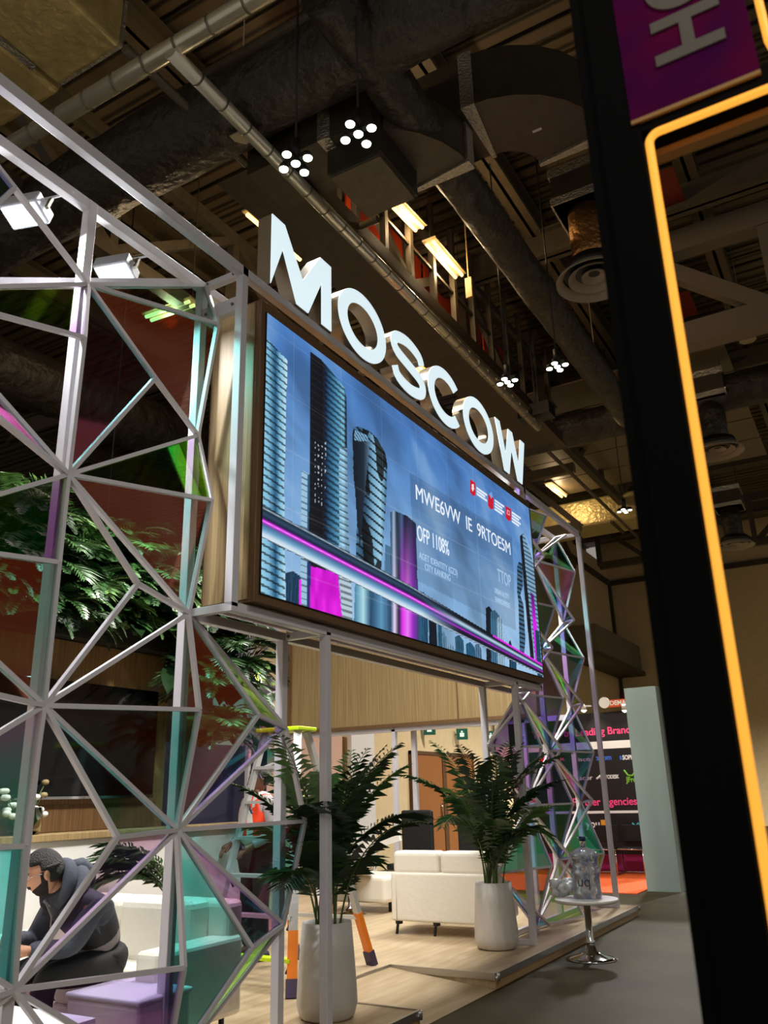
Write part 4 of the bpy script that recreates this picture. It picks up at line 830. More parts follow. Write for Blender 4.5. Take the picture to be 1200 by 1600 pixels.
vd = (CP-bc); vd.z = 0; vd.normalize(); rt = V((-vd.y, vd.x, 0))
lt = text('pu', .13, mat('print_grey', (60, 66, 84), .6), t, bc+V((0, 0, .115)), rt, (0, 0, 1), 'lettering', .0)
for v in lt.data.vertices:
    q = v.co.copy(); s = (q-V((0, 0, .115))).dot(rt); s = .04-s; a = s/.133; v.co = vd*math.cos(a)*.1335+rt*math.sin(a)*.1335+V((0, 0, q.z))
random.seed(9); bgc = V((-3.0, 8.56, .522)); b = MB(); b.sm = True
for k in range(9):
    c = bgc+V((random.uniform(-.09, .1), random.uniform(-.05, .05), random.uniform(.03, .16))); b.lathe(c-V((0, 0, .05)), [(.01, 0), (.05, .02), (.065, .05), (.05, .085), (.01, .1)], 10, True, True, lambda a, z: .35*math.sin(a*3+k*2+z*60))
b.build('x', WHITE) if False else None
PLB = mat('thin_plastic', (232, 236, 236), .25); PLB.node_tree.nodes['Principled BSDF'].inputs['Transmission Weight'].default_value = .3
for i, v in enumerate(b.v): b.v[i] = (v[0], v[1], max(.524, v[2]))
tag(b.build('plastic_bag', PLB, loc=bgc), 'crumpled clear plastic bag beside the water bottle', 'bag')
# ------------------------------------------------------------------ step ladder
t = thing('step_ladder', 'aluminium A frame step ladder with lime cap and orange stripes', 'ladder', (-4.6, 6.2, PT)); LIME = mat('lime_plastic', (196, 226, 30), .4); RO = mat('orange_sleeve', (222, 120, 26), .4); ALM = mat('ladder_aluminium', (200, 198, 194), .35, .5)
zc = 2.06; feet = [(V((-4.1, 5.59, PT)), V((-4.42, 6.08, zc))), (V((-5.02, 5.62, PT)), V((-4.78, 6.08, zc))), (V((-4.2, 6.9, PT)), V((-4.44, 6.24, zc))), (V((-5.0, 6.86, PT)), V((-4.76, 6.24, zc)))]
part('top_cap', LIME, t, lambda b: b.box((-4.84, 6.02, zc), (-4.37, 6.3, zc+.035)), .008)
for f, u in feet:
    r = part('rail', ALM, t, lambda b: b.bar(f+(u-f)*.03, u, .07, .04)); part('sleeve', RO, r, lambda b: b.bar(f+(u-f)*.06, f+(u-f)*.22, .076, .046)); part('rubber_foot', RUBBER, r, lambda b: b.bar(f, f+(u-f)*.06, .09, .06))
for k in range(6):
    s = .12+k*.145; p, q = feet[0][0].lerp(feet[0][1], s), feet[1][0].lerp(feet[1][1], s); st = part('step', LIME if k == 0 else ALM, t, lambda b: b.bar(p, q, .085, .025)); part('brace', RUBBER, st, lambda b: (b.bar(p-V((0, 0, .0)), p+V((-.06, 0, -.09)), .015), b.bar(q, q+V((.06, 0, -.09)), .015)))
for k in (.2, .55): part('rear_brace', ALM, t, lambda b: b.bar(feet[2][0].lerp(feet[2][1], k), feet[3][0].lerp(feet[3][1], k), .03))
# ------------------------------------------------------------------ people
SKIN1 = mat('skin_tan', (206, 150, 118), .5); SKIN2 = mat('skin_brown', (120, 80, 58), .5); HAIR = mat('dark_hair', (24, 19, 17), .55, bump=.6, bscale=140); JEANS = mat('black_trousers', (17, 17, 19), .75); HOOD = mat('charcoal_fleece', (66, 68, 78), .9, bump=.15, bscale=60); JKT = mat('black_jacket_panel', (20, 20, 24), .8); STRIPE = mat('mauve_grey_stripe', (128, 118, 120), .8)
def sst(a, b, x): x = max(0, min(1, (x-a)/(b-a))); return x*x*(3-2*x)
def head_pt(dx, dy, dz, off=0):
    """dx left, dy forward, dz up on the unit sphere -> head surface"""
    x, y, z = dx*.077, dy*.097, dz*.118
    if dz < 0: k = 1-.34*(-dz)**1.4; x *= k; y *= (1-.16*(-dz)**2) if dy > 0 else 1-.4*(-dz)**1.2
    if dy < 0 and dz > -.2: y *= 1.06
    if dy > 0:
        g = lambda x0, z0, sx, sz: math.exp(-((x-x0)/sx)**2-((z-z0)/sz)**2)
        y += .026*g(0, -.028, .013, .016)+.014*g(0, -.006, .011, .026)+.006*g(0, .03, .05, .012)+.008*g(0, -.062, .022, .008)+.007*g(0, -.075, .02, .008)+.010*g(0, -.105, .02, .016)
        y -= .010*g(.032, .008, .016, .012)+.010*g(-.032, .008, .016, .012)
    n = V((dx, dy, dz)); return V((x, y, z))+n*off
def head_mesh(b, M, off=0, keep=None, nu=40, nv=30):
    idx = {}; vs = []; fs = []
    for j in range(nv+1):
        ph = -math.pi/2+math.pi*j/nv
        for i in range(nu):
            th = 2*math.pi*i/nu; vs.append(M@head_pt(math.cos(ph)*math.sin(th), math.cos(ph)*math.cos(th), math.sin(ph), off(math.cos(ph)*math.sin(th), math.cos(ph)*math.cos(th), math.sin(ph)) if callable(off) else off))
    for j in range(nv):
        for i in range(nu):
            th = 2*math.pi*(i+.5)/nu; ph = -math.pi/2+math.pi*(j+.5)/nv; d = (math.cos(ph)*math.sin(th), math.cos(ph)*math.cos(th), math.sin(ph))
            if keep is None or keep(*d): fs.append((j*nu+i, j*nu+(i+1) % nu, (j+1)*nu+(i+1) % nu, (j+1)*nu+i))
    b.sm = True; b.add(vs, fs)
    if keep is None:
        for s in (-1, 1):
            for r0, dz in ((.012, 0),):
                c = V((s*.078, -.008, -.008)); ring = [M@(c+V((s*.008*math.cos(a*2+1), .018*math.cos(a), .032*math.sin(a)))) for a in np.linspace(0, 2*math.pi, 13)[:-1]]; inn = [M@(c+V((s*.016, .010*math.cos(a)-.004, .022*math.sin(a)))) for a in np.linspace(0, 2*math.pi, 13)[:-1]]; bk = [M@(c+V((-s*.012, .012*math.cos(a)+.004, .022*math.sin(a)))) for a in np.linspace(0, 2*math.pi, 13)[:-1]]
                b.add(bk+ring+inn+[M@(c+V((s*.006, 0, 0)))], [(k, (k+1) % 12, 12+(k+1) % 12, 12+k) for k in range(12)]+[(12+k, 12+(k+1) % 12, 24+(k+1) % 12, 24+k) for k in range(12)]+[(24+k, 24+(k+1) % 12, 36) for k in range(12)])
    b.sm = False
def hand_mesh(b, wr, d, n, s):
    """five fingers curling round, from wrist wr along d; n palm normal (down side), s thumb side"""
    wr, d, n, s = V(wr), V(d).normalized(), V(n).normalized(), V(s).normalized()
    b.tube([wr-d*.02, wr+d*.02, wr+d*.05, wr+d*.085], [.024, .03, .036, .034], 10)
    for k, L in enumerate((.07, .078, .072, .055)):
        o = wr+d*.08+s*(.027-.018*k); b.tube([o-d*.01, o+d*L*.4+n*.006, o+d*L*.72+n*.026, o+d*L*.82+n*.05], [.0095, .009, .0085, .006], 8)
    o = wr+d*.03+s*.03; b.tube([o-s*.012, o+s*.016+d*.02, o+s*.022+d*.05+n*.012, o+s*.016+d*.07+n*.022], [.012, .0115, .010, .007], 8)
def join(o, b, mats):
    x = b.build('tmp', mats[-1], None, (0, 0, 0)); bm = bmesh.new(); bm.from_mesh(o.data); n0 = len(bm.faces); po = ORG[o.parent.name]
    x.data.transform(Matrix.Translation(-po)); bm.from_mesh(x.data); bm.faces.ensure_lookup_table()
    for f in bm.faces[n0:]: f.material_index = len(mats)-1; f.smooth = True
    bm.to_mesh(o.data); bm.free(); o.data.materials.clear(); [o.data.materials.append(m_) for m_ in mats]; bpy.data.objects.remove(x)
def frame(c, f, up):
    f = V(f).normalized(); up = V(up); l = up.cross(f).normalized(); u = f.cross(l); M = Matrix.Identity(4)
    for i in range(3): M[i][0] = l[i]; M[i][1] = f[i]; M[i][2] = u[i]; M[i][3] = V(c)[i]
    return M
def eyes(M, parent, name='eye'):
    for s in (-1, 1):
        c = M@V((s*.032, .083, .004)); part(name, mat('eye_white', (220, 214, 206), .3), parent, lambda b: b.lathe(c-V((0, 0, .009)), [(.003, 0), (.009, .005), (.011, .009), (.009, .013), (.003, .018)], 10))
# seated man
hip = UD(158, 1503, 5.05); hd = UD(68, 1364, 4.78); f = V((-.12, -.99, 0)).normalized(); l = V((0, 0, 1)).cross(f)
chest = UD(118, 1412, 4.9); neck = UD(92, 1390, 4.84); spine = hip.lerp(chest, .5)+V((0, .06, .04))
shL, shR = chest+l*.19+V((0, 0, .0)), chest-l*.19; elL = UD(112, 1482, 4.72); wrL = UD(42, 1486, 4.55); elR = UD(52, 1470, 5.0); wrR = UD(20, 1468, 4.75)
hL, hR = hip+l*.1, hip-l*.1; kL = hip+f*.46+l*.13+V((0, 0, .0)); kR = hip+f*.46-l*.15; aL = V((kL.x, kL.y-.02, PT+.09)); aR = V((kR.x, kR.y-.02, PT+.09)); tL, tR = aL+f*.18+V((0, 0, -.05)), aR+f*.18+V((0, 0, -.05))
man = thing('person', 'person in a charcoal hooded jacket and glasses, seated and looking down', 'person', (hip.x, hip.y, PT))
VV = [hip, spine, chest, neck, neck.lerp(hd, .6), shL, elL, wrL, shR, elR, wrR, hL, kL, aL, tL, hR, kR, aR, tR]; EE = [(0, 1), (1, 2), (2, 3), (3, 4), (2, 5), (5, 6), (6, 7), (2, 8), (8, 9), (9, 10), (0, 11), (11, 12), (12, 13), (13, 14), (0, 15), (15, 16), (16, 17), (17, 18)]
RR = [.09, .09, .10, .055, .055, .05, .035, .027, .05, .035, .027, .07, .058, .04, .035, .085, .058, .04, .035]
body = skin('body', VV, EE, RR, SKIN1, man); hf = V((-.52, -.82, -.28)); HM = frame(hd, hf, (0, 0, 1)); b = MB(); head_mesh(b, HM); hand_mesh(b, wrL, wrL-elL, (0, 0, -1), -l); hand_mesh(b, wrR, wrR-elR, (0, 0, -1), l); join(body, b, [SKIN1, SKIN1])
JR = [.165, .165, .15, .075, .03, .085, .062, .048, .085, .062, .048]
jk = skin('jacket', VV[:3]+[neck]+VV[5:11], [(0, 1), (1, 2), (2, 3), (2, 4), (4, 5), (5, 6), (2, 7), (7, 8), (8, 9)], [.15, .145, .132, .09, .082, .062, .048, .082, .062, .048], [HOOD, JKT, STRIPE], man)
jo = ORG[man.name]; ax = (chest-hip)
for p in jk.data.polygons:
    w_ = p.center+jo; h_ = (w_-hip).dot(ax)/ax.length_squared; dl = (w_-hip.lerp(chest, .5)).dot(l); onarm = min((w_-elL).length, (w_-wrL).length, (w_-elL.lerp(wrL, .5)).length, (w_-elL.lerp(shL, .5)).length, (w_-elR).length, (w_-wrR).length, (w_-elR.lerp(shR, .5)).length) < .12
    s_ = h_-.25*(w_-hip).dot(f)
    p.material_index = 0 if (onarm or s_ > .62) else (2 if .26 < s_ < .4 else 1)
nx = (hd-neck).normalized(); bk = (-f-nx*(-f).dot(nx)).normalized(); hc = neck.lerp(hd, .12)
def _hood(b):
    ang = np.linspace(-2.5, 2.5, 22); b.tube([hc+(bk*math.cos(a)*.105+l*math.sin(a)*.105)+nx*(.0+.05*math.cos(a)) for a in ang], [.022+.028*(.5+.5*math.cos(a)) for a in ang], 12)
    b.tube([hc+(bk*math.cos(a)*.13+l*math.sin(a)*.13)+nx*(-.075+.03*math.cos(a)) for a in ang], [.024+.03*(.5+.5*math.cos(a)) for a in ang], 12)
    b.tube([hc+bk*.12+nx*.03, hc+bk*.165-nx*.03, hc+bk*.17-nx*.1, hc+bk*.14-nx*.16], [.03, .052, .06, .04], 14)
    b.tube([neck-nx*.08, neck-nx*.02, neck+nx*.035], [.12, .098, .08], 16)
part('hood', HOOD, man, _hood)
part('zip', mat('zip_grey', (140, 136, 140), .4), man, lambda b: b.tube([neck+f*.09+V((0, 0, -.05)), chest+f*.155, spine+f*.17, hip+f*.17+V((0, 0, .05))], .008, 6))
part('drawstring', STRIPE, man, lambda b: b.tube([neck+f*.1+l*.03+V((0, 0, -.05)), chest+f*.18+l*.05+V((0, 0, -.05)), chest+f*.19+l*.06+V((0, 0, -.2))], .006, 6))
skin('trousers', [hip.lerp(spine, .45), hip, hL, hL.lerp(kL, .5), kL, aL, hR, hR.lerp(kR, .5), kR, aR], [(0, 1), (1, 2), (2, 3), (3, 4), (4, 5), (1, 6), (6, 7), (7, 8), (8, 9)], [.15, .13, .11, .098, .08, .06, .11, .098, .08, .06], JEANS, man)
for a_, t_ in ((aL, tL), (aR, tR)): part('shoe', BLACK, man, lambda b: b.tube([a_-f*.07+V((0, 0, -.045)), a_+V((0, 0, -.04)), t_+V((0, 0, .008)), t_+f*.06+V((0, 0, .002))], [.04, .045, .04, .025], 12))
hair_f = lambda h: (lambda x, y, z: -.012+(.012+h)*max(sst(.40, .56, z)*sst(.78, .62, y), sst(-.2, -.02, z)*sst(.24, .1, y)*(1 if not (abs(x) > .75 and z < .2) else sst(-.1, -.25, y)+sst(.1, .2, z)), sst(-.55, -.4, z)*sst(-.18, -.32, y)))
def beard_f(x, y, z):
    lower = sst(.05, -.09, z+.2+.5*y)*sst(-.22, .05, y); side = sst(.34, .2, y)*sst(-.04, .08, y)*sst(.2, .05, z)*sst(-.6, -.5, z); mous = sst(.36, .24, abs(x))*sst(-.58, -.48, z)*sst(-.34, -.42, z)*sst(.5, .65, y)
    mouth = sst(.26, .18, abs(x))*sst(-.68, -.64, z)*sst(-.5, -.54, z)*sst(.5, .6, y)
    return -.006+.0125*max(0, max(lower, side, mous)-mouth)
part('hair', HAIR, man, lambda b: head_mesh(b, HM, hair_f(.018), lambda *a: True, 64, 48))
part('beard', mat('beard_brown', (44, 34, 30), .8, bump=.8, bscale=160), man, lambda b: head_mesh(b, HM, beard_f, lambda x, y, z: z < .1, 80, 60))
part('eyebrow', HAIR, man, lambda b: [b.tube([HM@V((s*.016, .099, .024)), HM@V((s*.034, .096, .030)), HM@V((s*.052, .082, .024))], .0045, 6) for s in (-1, 1)])
def _gl(b):
    for s in (-1, 1):
        c = HM@V((s*.034, .112, .0)); M3 = HM.to_3x3(); b.tube([c+M3@V((.025*math.cos(a), -.006*abs(math.cos(a)), .019*math.sin(a))) for a in np.linspace(0, 2*math.pi, 18)], .0018, 5)
        b.tube([HM@V((s*.058, .105, .006)), HM@V((s*.08, .04, .006)), HM@V((s*.082, -.012, .002)), HM@V((s*.080, -.024, -.02))], .0018, 5)
    b.tube([HM@V((-.01, .116, .004)), HM@V((0, .120, .007)), HM@V((.01, .116, .004))], .0018, 5)
part('glasses', CHROME, man, _gl); eyes(HM, man)
# standing worker
g = V((-5.35, 6.72, PT)); man2 = thing('person', 'person in an orange safety vest standing behind the step ladder', 'person', g); f = V((-.35, -.94, 0)).normalized(); l = V((0, 0, 1)).cross(f); hd = g+V((0, 0, 1.56)); H_ = lambda a, b_, z: g+l*a+f*b_+V((0, 0, z))
VV = [H_(0, 0, .92), H_(0, 0, 1.15), H_(0, 0, 1.32), H_(0, .01, 1.43), H_(0, .02, 1.5), H_(.19, 0, 1.36), H_(.25, -.02, 1.08), H_(.2, .18, .98), H_(-.19, 0, 1.36), H_(-.25, -.02, 1.08), H_(-.2, .18, .98), H_(.1, 0, .88), H_(.12, .02, .48), H_(.12, 0, .08), H_(.13, .16, .03), H_(-.1, 0, .88), H_(-.12, .02, .48), H_(-.12, 0, .08), H_(-.13, .16, .03)]
body = skin('body', VV, EE, [.12, .115, .12, .055, .05, .055, .04, .027, .055, .04, .027, .08, .055, .04, .033, .08, .055, .04, .033], SKIN2, man2); HM = frame(hd, f+V((-.2, 0, -.15)), (0, 0, 1)); b = MB(); head_mesh(b, HM); hand_mesh(b, VV[7], VV[7]-VV[6], (0, 0, -1), -l); hand_mesh(b, VV[10], VV[10]-VV[9], (0, 0, -1), l); join(body, b, [SKIN2, SKIN2])
part('hair', HAIR, man2, lambda b: head_mesh(b, HM, hair_f(.015), lambda *a: True, 48, 36)); eyes(HM, man2)
skin('shirt', VV[:3]+[VV[3]]+VV[5:11], [(0, 1), (1, 2), (2, 3), (2, 4), (4, 5), (5, 6), (2, 7), (7, 8), (8, 9)], [.14, .14, .135, .068, .075, .055, .04, .075, .055, .04], mat('pale_shirt', (176, 166, 168), .8), man2)
vest = skin('vest', VV[:3]+[H_(.13, 0, 1.38), H_(-.13, 0, 1.38)], [(0, 1), (1, 2), (2, 3), (2, 4)], [.18, .185, .18, .10, .10], [mat('orange_vest', (240, 66, 22), .6, emit=0), mat('reflective_band', (206, 206, 200), .35)], man2)
for p in vest.data.polygons:
    z = p.center.z; a = p.center.dot(l); p.material_index = 1 if (.98 < z < 1.03 or (abs(abs(a)-.085) < .025 and z > 1.03)) else 0
skin('trousers', [VV[0], VV[11], VV[12], VV[13], VV[15], VV[16], VV[17]], [(0, 1), (1, 2), (2, 3), (0, 4), (4, 5), (5, 6)], [.14, .105, .08, .065, .105, .08, .065], JEANS, man2)
for i in (13, 17): part('shoe', mat('navy_shoe', (24, 28, 44), .6), man2, lambda b: b.tube([VV[i]-f*.06+V((0, 0, -.04)), VV[i]+V((0, 0, -.035)), VV[i+1]+V((0, 0, .01)), VV[i+1]+f*.07+V((0, 0, .004))], [.04, .045, .04, .026], 12))
# bouquet by the ladder
bq = V((-5.3, 7.75, 1.25)); random.seed(41); t = thing('flower_bouquet', 'mixed bouquet of tulip buds and pink blooms beside the worker', 'flowers', (bq.x, bq.y, PT)); part('stand', WHITE, t, lambda b: b.lathe(V((bq.x, bq.y, PT)), [(.14, 0), (.1, .03), (.07, .5), (.1, .95), (.12, 1.0)], 20))
for k in range(16):
    p = bq+V((random.uniform(-.22, .22), random.uniform(-.2, .2), random.uniform(.0, .42))); s_ = part('stem', STEM, t, lambda b: b.tube([(bq.x, bq.y, PT+.98), p], .005, 5)); cl_ = random.choice(((196, 220, 120), (196, 220, 120), (206, 90, 150), (190, 40, 60)))
    part('bloom', mat('bloom%d' % cl_[0], cl_, .6), s_, lambda b: b.lathe(p, [(.008, -.03), (.026, 0), (.026, .02), (.006, .045)], 8))
# ------------------------------------------------------------------ hall beyond the stand
DW = mat('door_wood', (150, 92, 40), .5)
for i, (y0, y1) in enumerate(((18.0, 19.5), (19.7, 21.3))):
    t = tag(part_ := (lambda: (lambda b: (b.box((-9.8, y0, 0), (-9.72, y1, 2.42)), b)[1])(MB()))().build('door_%d' % (i+1), DW, loc=(-9.76, y0, 0)), kind='structure'); part('door_frame', mat('door_frame_dark', (90, 56, 26), .5), t, lambda b: (b.box((-9.82, y0-.1, 0), (-9.7, y0, 2.5)), b.box((-9.82, y1, 0), (-9.7, y1+.1, 2.5)), b.box((-9.82, y0-.1, 2.42), (-9.7, y1+.1, 2.5))))
    part('door_handle', CHROME, t, lambda b: b.tube([(-9.69, y1-.15, 1.0), (-9.69, y1-.15, 1.3)], .02, 8))
for i, (px, py) in enumerate(((671, 1139), (722, 1147), (767, 1150))):
    c = UX(px, py, -9.6); t = thing('exit_sign', ('green running man exit sign nearest the doors, leftmost of three', 'green exit sign in the middle of the three on the beige wall', 'green exit sign farthest along the beige wall')[i], 'sign', c)
    part('panel', mat('exit_green', (18, 92, 74), .5, emit=.12), t, lambda b: b.obox(c, (.13, .07, 0), (-.01, .02, 0), (0, 0, .14))); part('pictogram', mat('exit_white', (220, 240, 230), .5, emit=.5), t, lambda b: (b.obox(c+V((.01, -.03, -.02)), (.05, .028, 0), (-.003, .006, 0), (0, 0, .05)), b.obox(c+V((.01, -.03, .06)), (.02, .011, 0), (-.003, .006, 0), (0, 0, .02)))); part('bracket', STEEL, t, lambda b: b.bar(c, (-9.8, c.y, c.z), .02))
t = MB(); c = UX(551, 1152, -9.5); t.box(c-V((.02, .1, .32)), c+V((.02, .12, .3))); tag(t.build('orange_banner', ORANGE, loc=c), 'small orange hanging tag above the first palm', 'banner')
p = UX(410, 1190, -9.3); t = thing('exhibit_wall', 'navy exhibit wall with one warm spot behind the worker', 'wall panel', (-9.3, 11.2, 0)); part('panel', mat('navy_panel', (24, 24, 52), .6), t, lambda b: b.box((-9.36, 9.4, 0), (-9.3, 11.9, 2.35))); lamp('spot', 'POINT', (-9.05, 11.3, 2.2), 1.2, t, (1, .6, .3), .03); part('spot_head', WARM, t, lambda b: b.lathe(V((-9.1, 11.3, 2.28)), [(.02, 0), (.03, .05)], 10))
t = MB(); t.box((-9.6, 12.0, 0), (-9.5, 14.6, 2.75)); tag(t.build('exhibit_wall', mat('peach_panel', (206, 170, 148), .7), loc=(-9.5, 13, 0)), 'peach exhibit wall beyond the lime ladder cap', 'wall panel')
t = MB(); t.box((-9.45, 14.7, 0), (-9.35, 15.6, 3.0)); tag(t.build('exhibit_wall', WHITE, loc=(-9.4, 15, 0)), 'pale exhibit wall edge right of the lime ladder cap', 'wall panel')
t = MB(); [t.tube([(-9.74, y, 0), (-9.74, y, 4.5+.3*k)], .03, 6) for k, y in enumerate((14.9, 15.4, 23.0, 24.5))]; t.tube([(-9.72, 21.8, 3.6), (-9.72, 27, 3.5)], .025, 6); tag(t.build('wall_conduit', STEEL, loc=(-9.74, 20, 0)), 'thin pipes and cables fixed to the beige wall', 'pipes')
# neighbour's dark logo wall
NY = 17.2; t = thing('logo_wall', 'dark neighbouring stand wall with pink headings and partner logos', 'wall panel', (-6, NY, 0)); part('panel', mat('charcoal_panel', (24, 22, 26), .5), t, lambda b: b.box((-6.95, NY, .3), (-3.6, NY+.12, 3.0))); part('kick_panel', mat('magenta_panel', (150, 16, 90), .5), t, lambda b: b.box((-6.95, NY-.02, 0), (-3.6, NY+.12, .32)))
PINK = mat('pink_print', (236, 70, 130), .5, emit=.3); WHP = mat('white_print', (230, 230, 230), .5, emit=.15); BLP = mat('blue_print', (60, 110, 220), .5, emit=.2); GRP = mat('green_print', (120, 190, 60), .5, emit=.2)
def wt(s, px0, px1, py, h, ma, bold=0):
    a, c = UY(px0, py, NY-.004), UY(px1, py, NY-.004); o = text(s, h, ma, t, a, (1, 0, 0), (0, 0, 1), 'lettering', .003, 1, 'LEFT', bold); xs = [v.co.x for v in o.data.vertices]; k = (c.x-a.x)/(max(xs)-min(xs)); x0 = a.x-ORG[t.name].x
    for v in o.data.vertices: v.co.x = x0+(v.co.x-x0)*k
wt('Trusted by Leading Brands', 832, 993, 1154, .2, PINK, .004); wt('Partner Agencies', 895, 995, 1259, .2, PINK, .003)
wt('Hack', 848, 882, 1190, .13, PINK); wt('Cisco', 895, 922, 1190, .11, WHP); wt('zoom', 932, 956, 1188, .14, BLP, .003); wt('SOPHOS', 973, 1000, 1187, .12, WHP, .004); wt('acer', 905, 926, 1219, .13, WHP); wt('AUTODESK', 938, 968, 1217, .1, WHP, .003); wt('JFrog', 979, 1000, 1222, .14, GRP, .003); wt('you', 916, 938, 1293, .2, WHP, .004); wt('Wave', 992, 1008, 1300, .07, WHP)
def blk(px0, py0, px1, py1, ma, nm): a, c = UY(px0, py0, NY-.006), UY(px1, py1, NY-.006); part(nm, ma, t, lambda b: b.box((a.x, NY-.006, c.z), (c.x, NY-.001, a.z)))
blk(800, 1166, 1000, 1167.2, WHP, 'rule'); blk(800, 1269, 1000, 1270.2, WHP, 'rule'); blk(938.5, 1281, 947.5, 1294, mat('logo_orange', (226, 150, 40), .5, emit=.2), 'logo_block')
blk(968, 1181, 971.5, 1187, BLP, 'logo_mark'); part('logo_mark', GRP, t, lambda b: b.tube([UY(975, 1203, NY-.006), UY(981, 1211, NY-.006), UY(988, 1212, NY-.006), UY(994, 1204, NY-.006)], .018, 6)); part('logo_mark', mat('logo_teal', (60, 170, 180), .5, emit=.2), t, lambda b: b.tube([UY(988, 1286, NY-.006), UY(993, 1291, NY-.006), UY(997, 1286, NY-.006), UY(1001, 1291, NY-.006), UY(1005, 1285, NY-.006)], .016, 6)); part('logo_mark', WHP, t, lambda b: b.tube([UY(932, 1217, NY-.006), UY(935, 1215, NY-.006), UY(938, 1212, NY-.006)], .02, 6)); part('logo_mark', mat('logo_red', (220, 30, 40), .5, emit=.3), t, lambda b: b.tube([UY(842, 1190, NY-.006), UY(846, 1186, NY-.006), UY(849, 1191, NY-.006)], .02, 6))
blk(901, 1308, 917, 1309.5, WHP, 'rule')
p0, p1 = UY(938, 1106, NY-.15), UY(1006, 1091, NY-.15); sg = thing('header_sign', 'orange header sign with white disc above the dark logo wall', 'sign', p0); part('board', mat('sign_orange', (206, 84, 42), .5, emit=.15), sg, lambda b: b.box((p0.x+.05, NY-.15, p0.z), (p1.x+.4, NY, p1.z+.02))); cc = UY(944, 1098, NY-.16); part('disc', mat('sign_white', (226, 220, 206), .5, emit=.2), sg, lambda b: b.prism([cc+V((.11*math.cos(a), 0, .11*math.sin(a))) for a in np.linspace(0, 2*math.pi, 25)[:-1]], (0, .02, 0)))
a = UY(953, 1102, NY-.152); o = text('DEMAND', .12, mat('sign_white', ()), sg, a, (1, 0, 0), (0, 0, 1), 'lettering', .003, 1.0, 'LEFT', .003)
for px, py, lb in ((912, 1108, 'small white spotlight lighting the logo wall, clear of the pillar'), (976, 1108, 'small white spotlight lighting the logo wall, touching the pillar edge')):
    c = UY(px, py, NY-.5); s = thing('wall_spotlight', lb, 'spotlight', c); part('arm', WHITE, s, lambda b: b.bar(c+V((0, .02, .06)), (c.x, NY, c.z+.1), .03)); part('head', WHITE, s, lambda b: b.tube([c+V((0, -.05, .08)), c], [.04, .06], 12)); part('lens', LED, s, lambda b: b.lathe(c+V((0, .0, -.05)), [(.02, -.01), (.055, .02), (.05, .03)], 12)); lamp('glow', 'SPOT', c+V((0, 0, -.07)), 14, s, (1, .85, .6), .05, (c.x, NY, c.z-1.2), spot=2.0)
tag((lambda b: (b.box((-6.95, 13.75, 0), (-3.66, NY, .012)), b)[1])(MB()).build('carpet', mat('orange_carpet', (222, 92, 30), .9), loc=(-6, 14, 0)), 'bright orange carpet of the neighbouring stand', 'carpet')
c = UZ(971, 1356, .012); t = thing('poseur_table', 'tall white topped table in front of the dark logo wall', 'table', c); part('column', CHROME, t, lambda b: b.tube([c, c+V((0, 0, .84))], .035, 12)); part('foot', CHROME, t, lambda b: b.lathe(c, [(.26, 0), (.25, .015), (.05, .05)], 24)); part('top', WHITE, t, lambda b: b.lathe(c+V((0, 0, .84)), [(.36, 0), (.37, .012), (.36, .03)], 32))
for i, (px, py) in enumerate(((992, 1366), (950, 1366))):
    c = UZ(px, py, .012); t = thing('sled_chair', ('chrome sled legged chair beside the white pillar', 'chrome sled legged chair left of the tall white table')[i], 'chair', c); W2 = .25
    for s in (-1, 1): part('sled_leg', CHROME, t, lambda b: b.tube([c+V((s*W2, -.22, .44)), c+V((s*W2, -.24, .02)), c+V((s*W2, .22, .02)), c+V((s*W2, .2, .44))], .013, 8))
    part('cross_bar', CHROME, t, lambda b: (b.tube([c+V((-W2, -.22, .44)), c+V((W2, -.22, .44))], .013, 8), b.tube([c+V((-W2, .22, .02)), c+V((W2, .22, .02))], .013, 8))); part('seat', BLACK, t, lambda b: b.box(c+V((-.22, -.2, .44)), c+V((.22, .22, .47))), .01); part('backrest', BLACK, t, lambda b: b.box(c+V((-.22, .2, .55)), c+V((.22, .23, .85))), .01)
t = thing('white_pillar', 'plain white slab pillar standing in the aisle by the orange carpet', 'pillar', (-3.36, 14.14, 0)); part('slab', mat('white_panel_paint', (146, 162, 156), .5), t, lambda b: b.box((-3.61, 14.14, 0), (-3.095, 14.8, 3.09)), .004)
# ------------------------------------------------------------------ near amber frame
FY = 1.3; xl = UY(1000, 850, FY).x; le0, le1 = UY(1014, 269, FY), UY(1134, 898, FY); xe = (le0.x+le1.x)/2; zt = UY(1022, 212, FY).z
t = thing('amber_frame', 'near black post and frame edged with an amber light tube', 'frame', (xl, FY, 0)); BK2 = mat('satin_black', (3, 3, 4), .5, spec=.08)
part('post', BK2, t, lambda b: (b.box((xl, FY, 0), (xe-.008, FY+.035, 3.8)), b.box((xl+.028, FY-.012, 0), (xe-.010, FY+.0, 3.8)))); part('header', BK2, t, lambda b: b.box((xe-.01, FY-.01, zt+.01), (1.2, FY+.05, zt+.05)))
def _neon(b):
    R = .02; pts = [V((xe, FY-.006, 0))]+[V((xe, FY-.006, zt-R-.02))]+[V((xe+R-R*math.cos(a), FY-.006, zt-R+R*math.sin(a))) for a in np.linspace(0, math.pi/2, 7)]+[V((1.2, FY-.006, zt))]; b.tube(pts, .0075, 10)
part('light_tube', NEON, t, _neon)
part('back_lip', mat('painted_glow_lip', (196, 150, 96), .5), t, lambda b: b.box((xe, FY+.05, zt-.004), (1.2, FY+.075, zt+.03)))  # amber light reflected from the tube, painted into the lip colour
sb0, sb1 = UY(986, 190, FY-.015), UY(1186, 100, FY-.015)
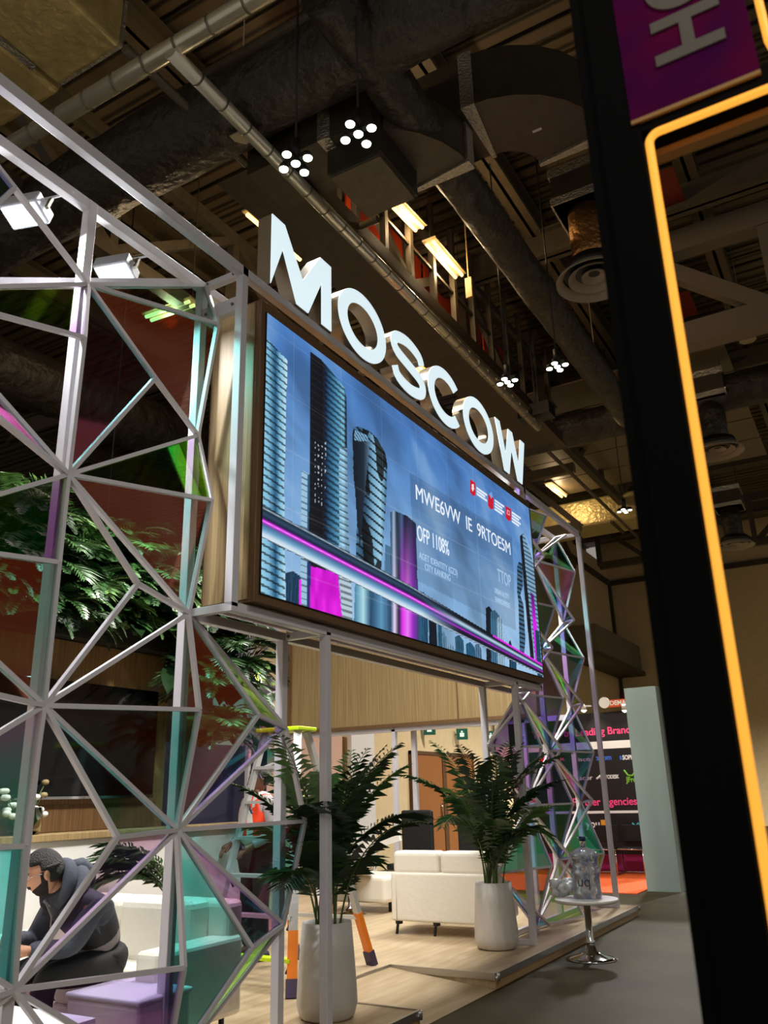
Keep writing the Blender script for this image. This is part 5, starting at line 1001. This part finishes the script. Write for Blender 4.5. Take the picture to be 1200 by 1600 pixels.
t = thing('hanging_signboard', 'purple signboard with big white letters at the top right', 'sign', (sb0.x, FY, sb0.z)); pu = mat('purple_print', (70, 6, 70), .7, spec=.05); nt = pu.node_tree; tcn = nt.nodes.new('ShaderNodeTexCoord'); nz = nt.nodes.new('ShaderNodeTexNoise'); nz.inputs['Scale'].default_value = 4; rp = nt.nodes.new('ShaderNodeValToRGB'); rp.color_ramp.elements[0].color = srgb(70, 4, 78); rp.color_ramp.elements[1].color = srgb(120, 8, 62); rp.color_ramp.elements[0].position = .4; rp.color_ramp.elements[1].position = .68; nt.links.new(tcn.outputs['Object'], nz.inputs['Vector']); nt.links.new(nz.outputs['Fac'], rp.inputs[0]); nt.links.new(rp.outputs[0], nt.nodes['Principled BSDF'].inputs['Base Color'])
part('board', pu, t, lambda b: b.box((sb0.x, FY-.015, sb0.z), (sb1.x, FY+.03, sb0.z+1.2))); part('painted_glow_strip', mat('painted_amber_glow', (206, 160, 96), .4), t, lambda b: b.box((sb0.x, FY-.016, sb0.z-.008), (sb1.x, FY+.03, sb0.z)))  # strip under the board is reflected amber light, painted as its colour
hb = UY(1016, 116, FY-.017); hr = UY(1132, 65, FY-.017); hz = hb.z
LETW = mat('sign_letter_white', (120, 114, 104), .6)
text('HO', .165, LETW, t, V((hr.x, FY-.017, hz)), (0, 0, 1), (-1, 0, 0), 'lettering', .0015, 1, 'LEFT', .004)
part('light_tube', NEON, t, lambda b: b.tube([V((sb1.x+.02, FY-.01, sb0.z+1.2)), UY(1186, 4, FY-.01), UY(1200, 62, FY-.01), UY(1216, 90, FY-.01)], .007, 10))
# unseen floods added behind the video wall to brighten the stand interior
for y in (4.9, 6.6, 8.2):
    c = V((-3.78, y, 4.35)); t = thing('flood_light', 'unseen flood lamp added behind the video screen box', 'flood light', c, 'unseen flood lamps added behind the video screen'); part('housing', STEEL, t, lambda b: b.box(c-V((.05, .12, .08)), c+V((.05, .12, .08)))); part('bracket', STEEL, t, lambda b: b.bar(c, (BXB, y, 4.35), .03))
    l = lamp('flood_beam', 'AREA', c-V((.07, 0, .05)), FLOOD_W*BOOTH_W/14*(2.2 if y < 5 else 1), t, (1, .96, .91), .2, (-6.1, 4.6, 2.5) if y < 5 else (-5.6, y, .8))

c = UX(161, 878, -9.0); t = thing('hall_lamp', 'small bright oval lamp above the hanging greenery', 'lamp', c); part('shade', STEEL, t, lambda b: b.tube([c+V((-.02, -.28, .05)), c+V((0, 0, .07)), c+V((.02, .28, .05))], [.05, .09, .05], 10)); part('lens', mat('lamp_white', (240, 244, 240), .4, emit=1.5), t, lambda b: b.tube([c+V((-.02, -.27, .0)), c+V((0, 0, -.01)), c+V((.02, .27, .0))], [.03, .07, .03], 10)); part('cable', BLACK, t, lambda b: b.tube([c+V((0, 0, .1)), V((c.x, c.y, CZ))], .012, 6))
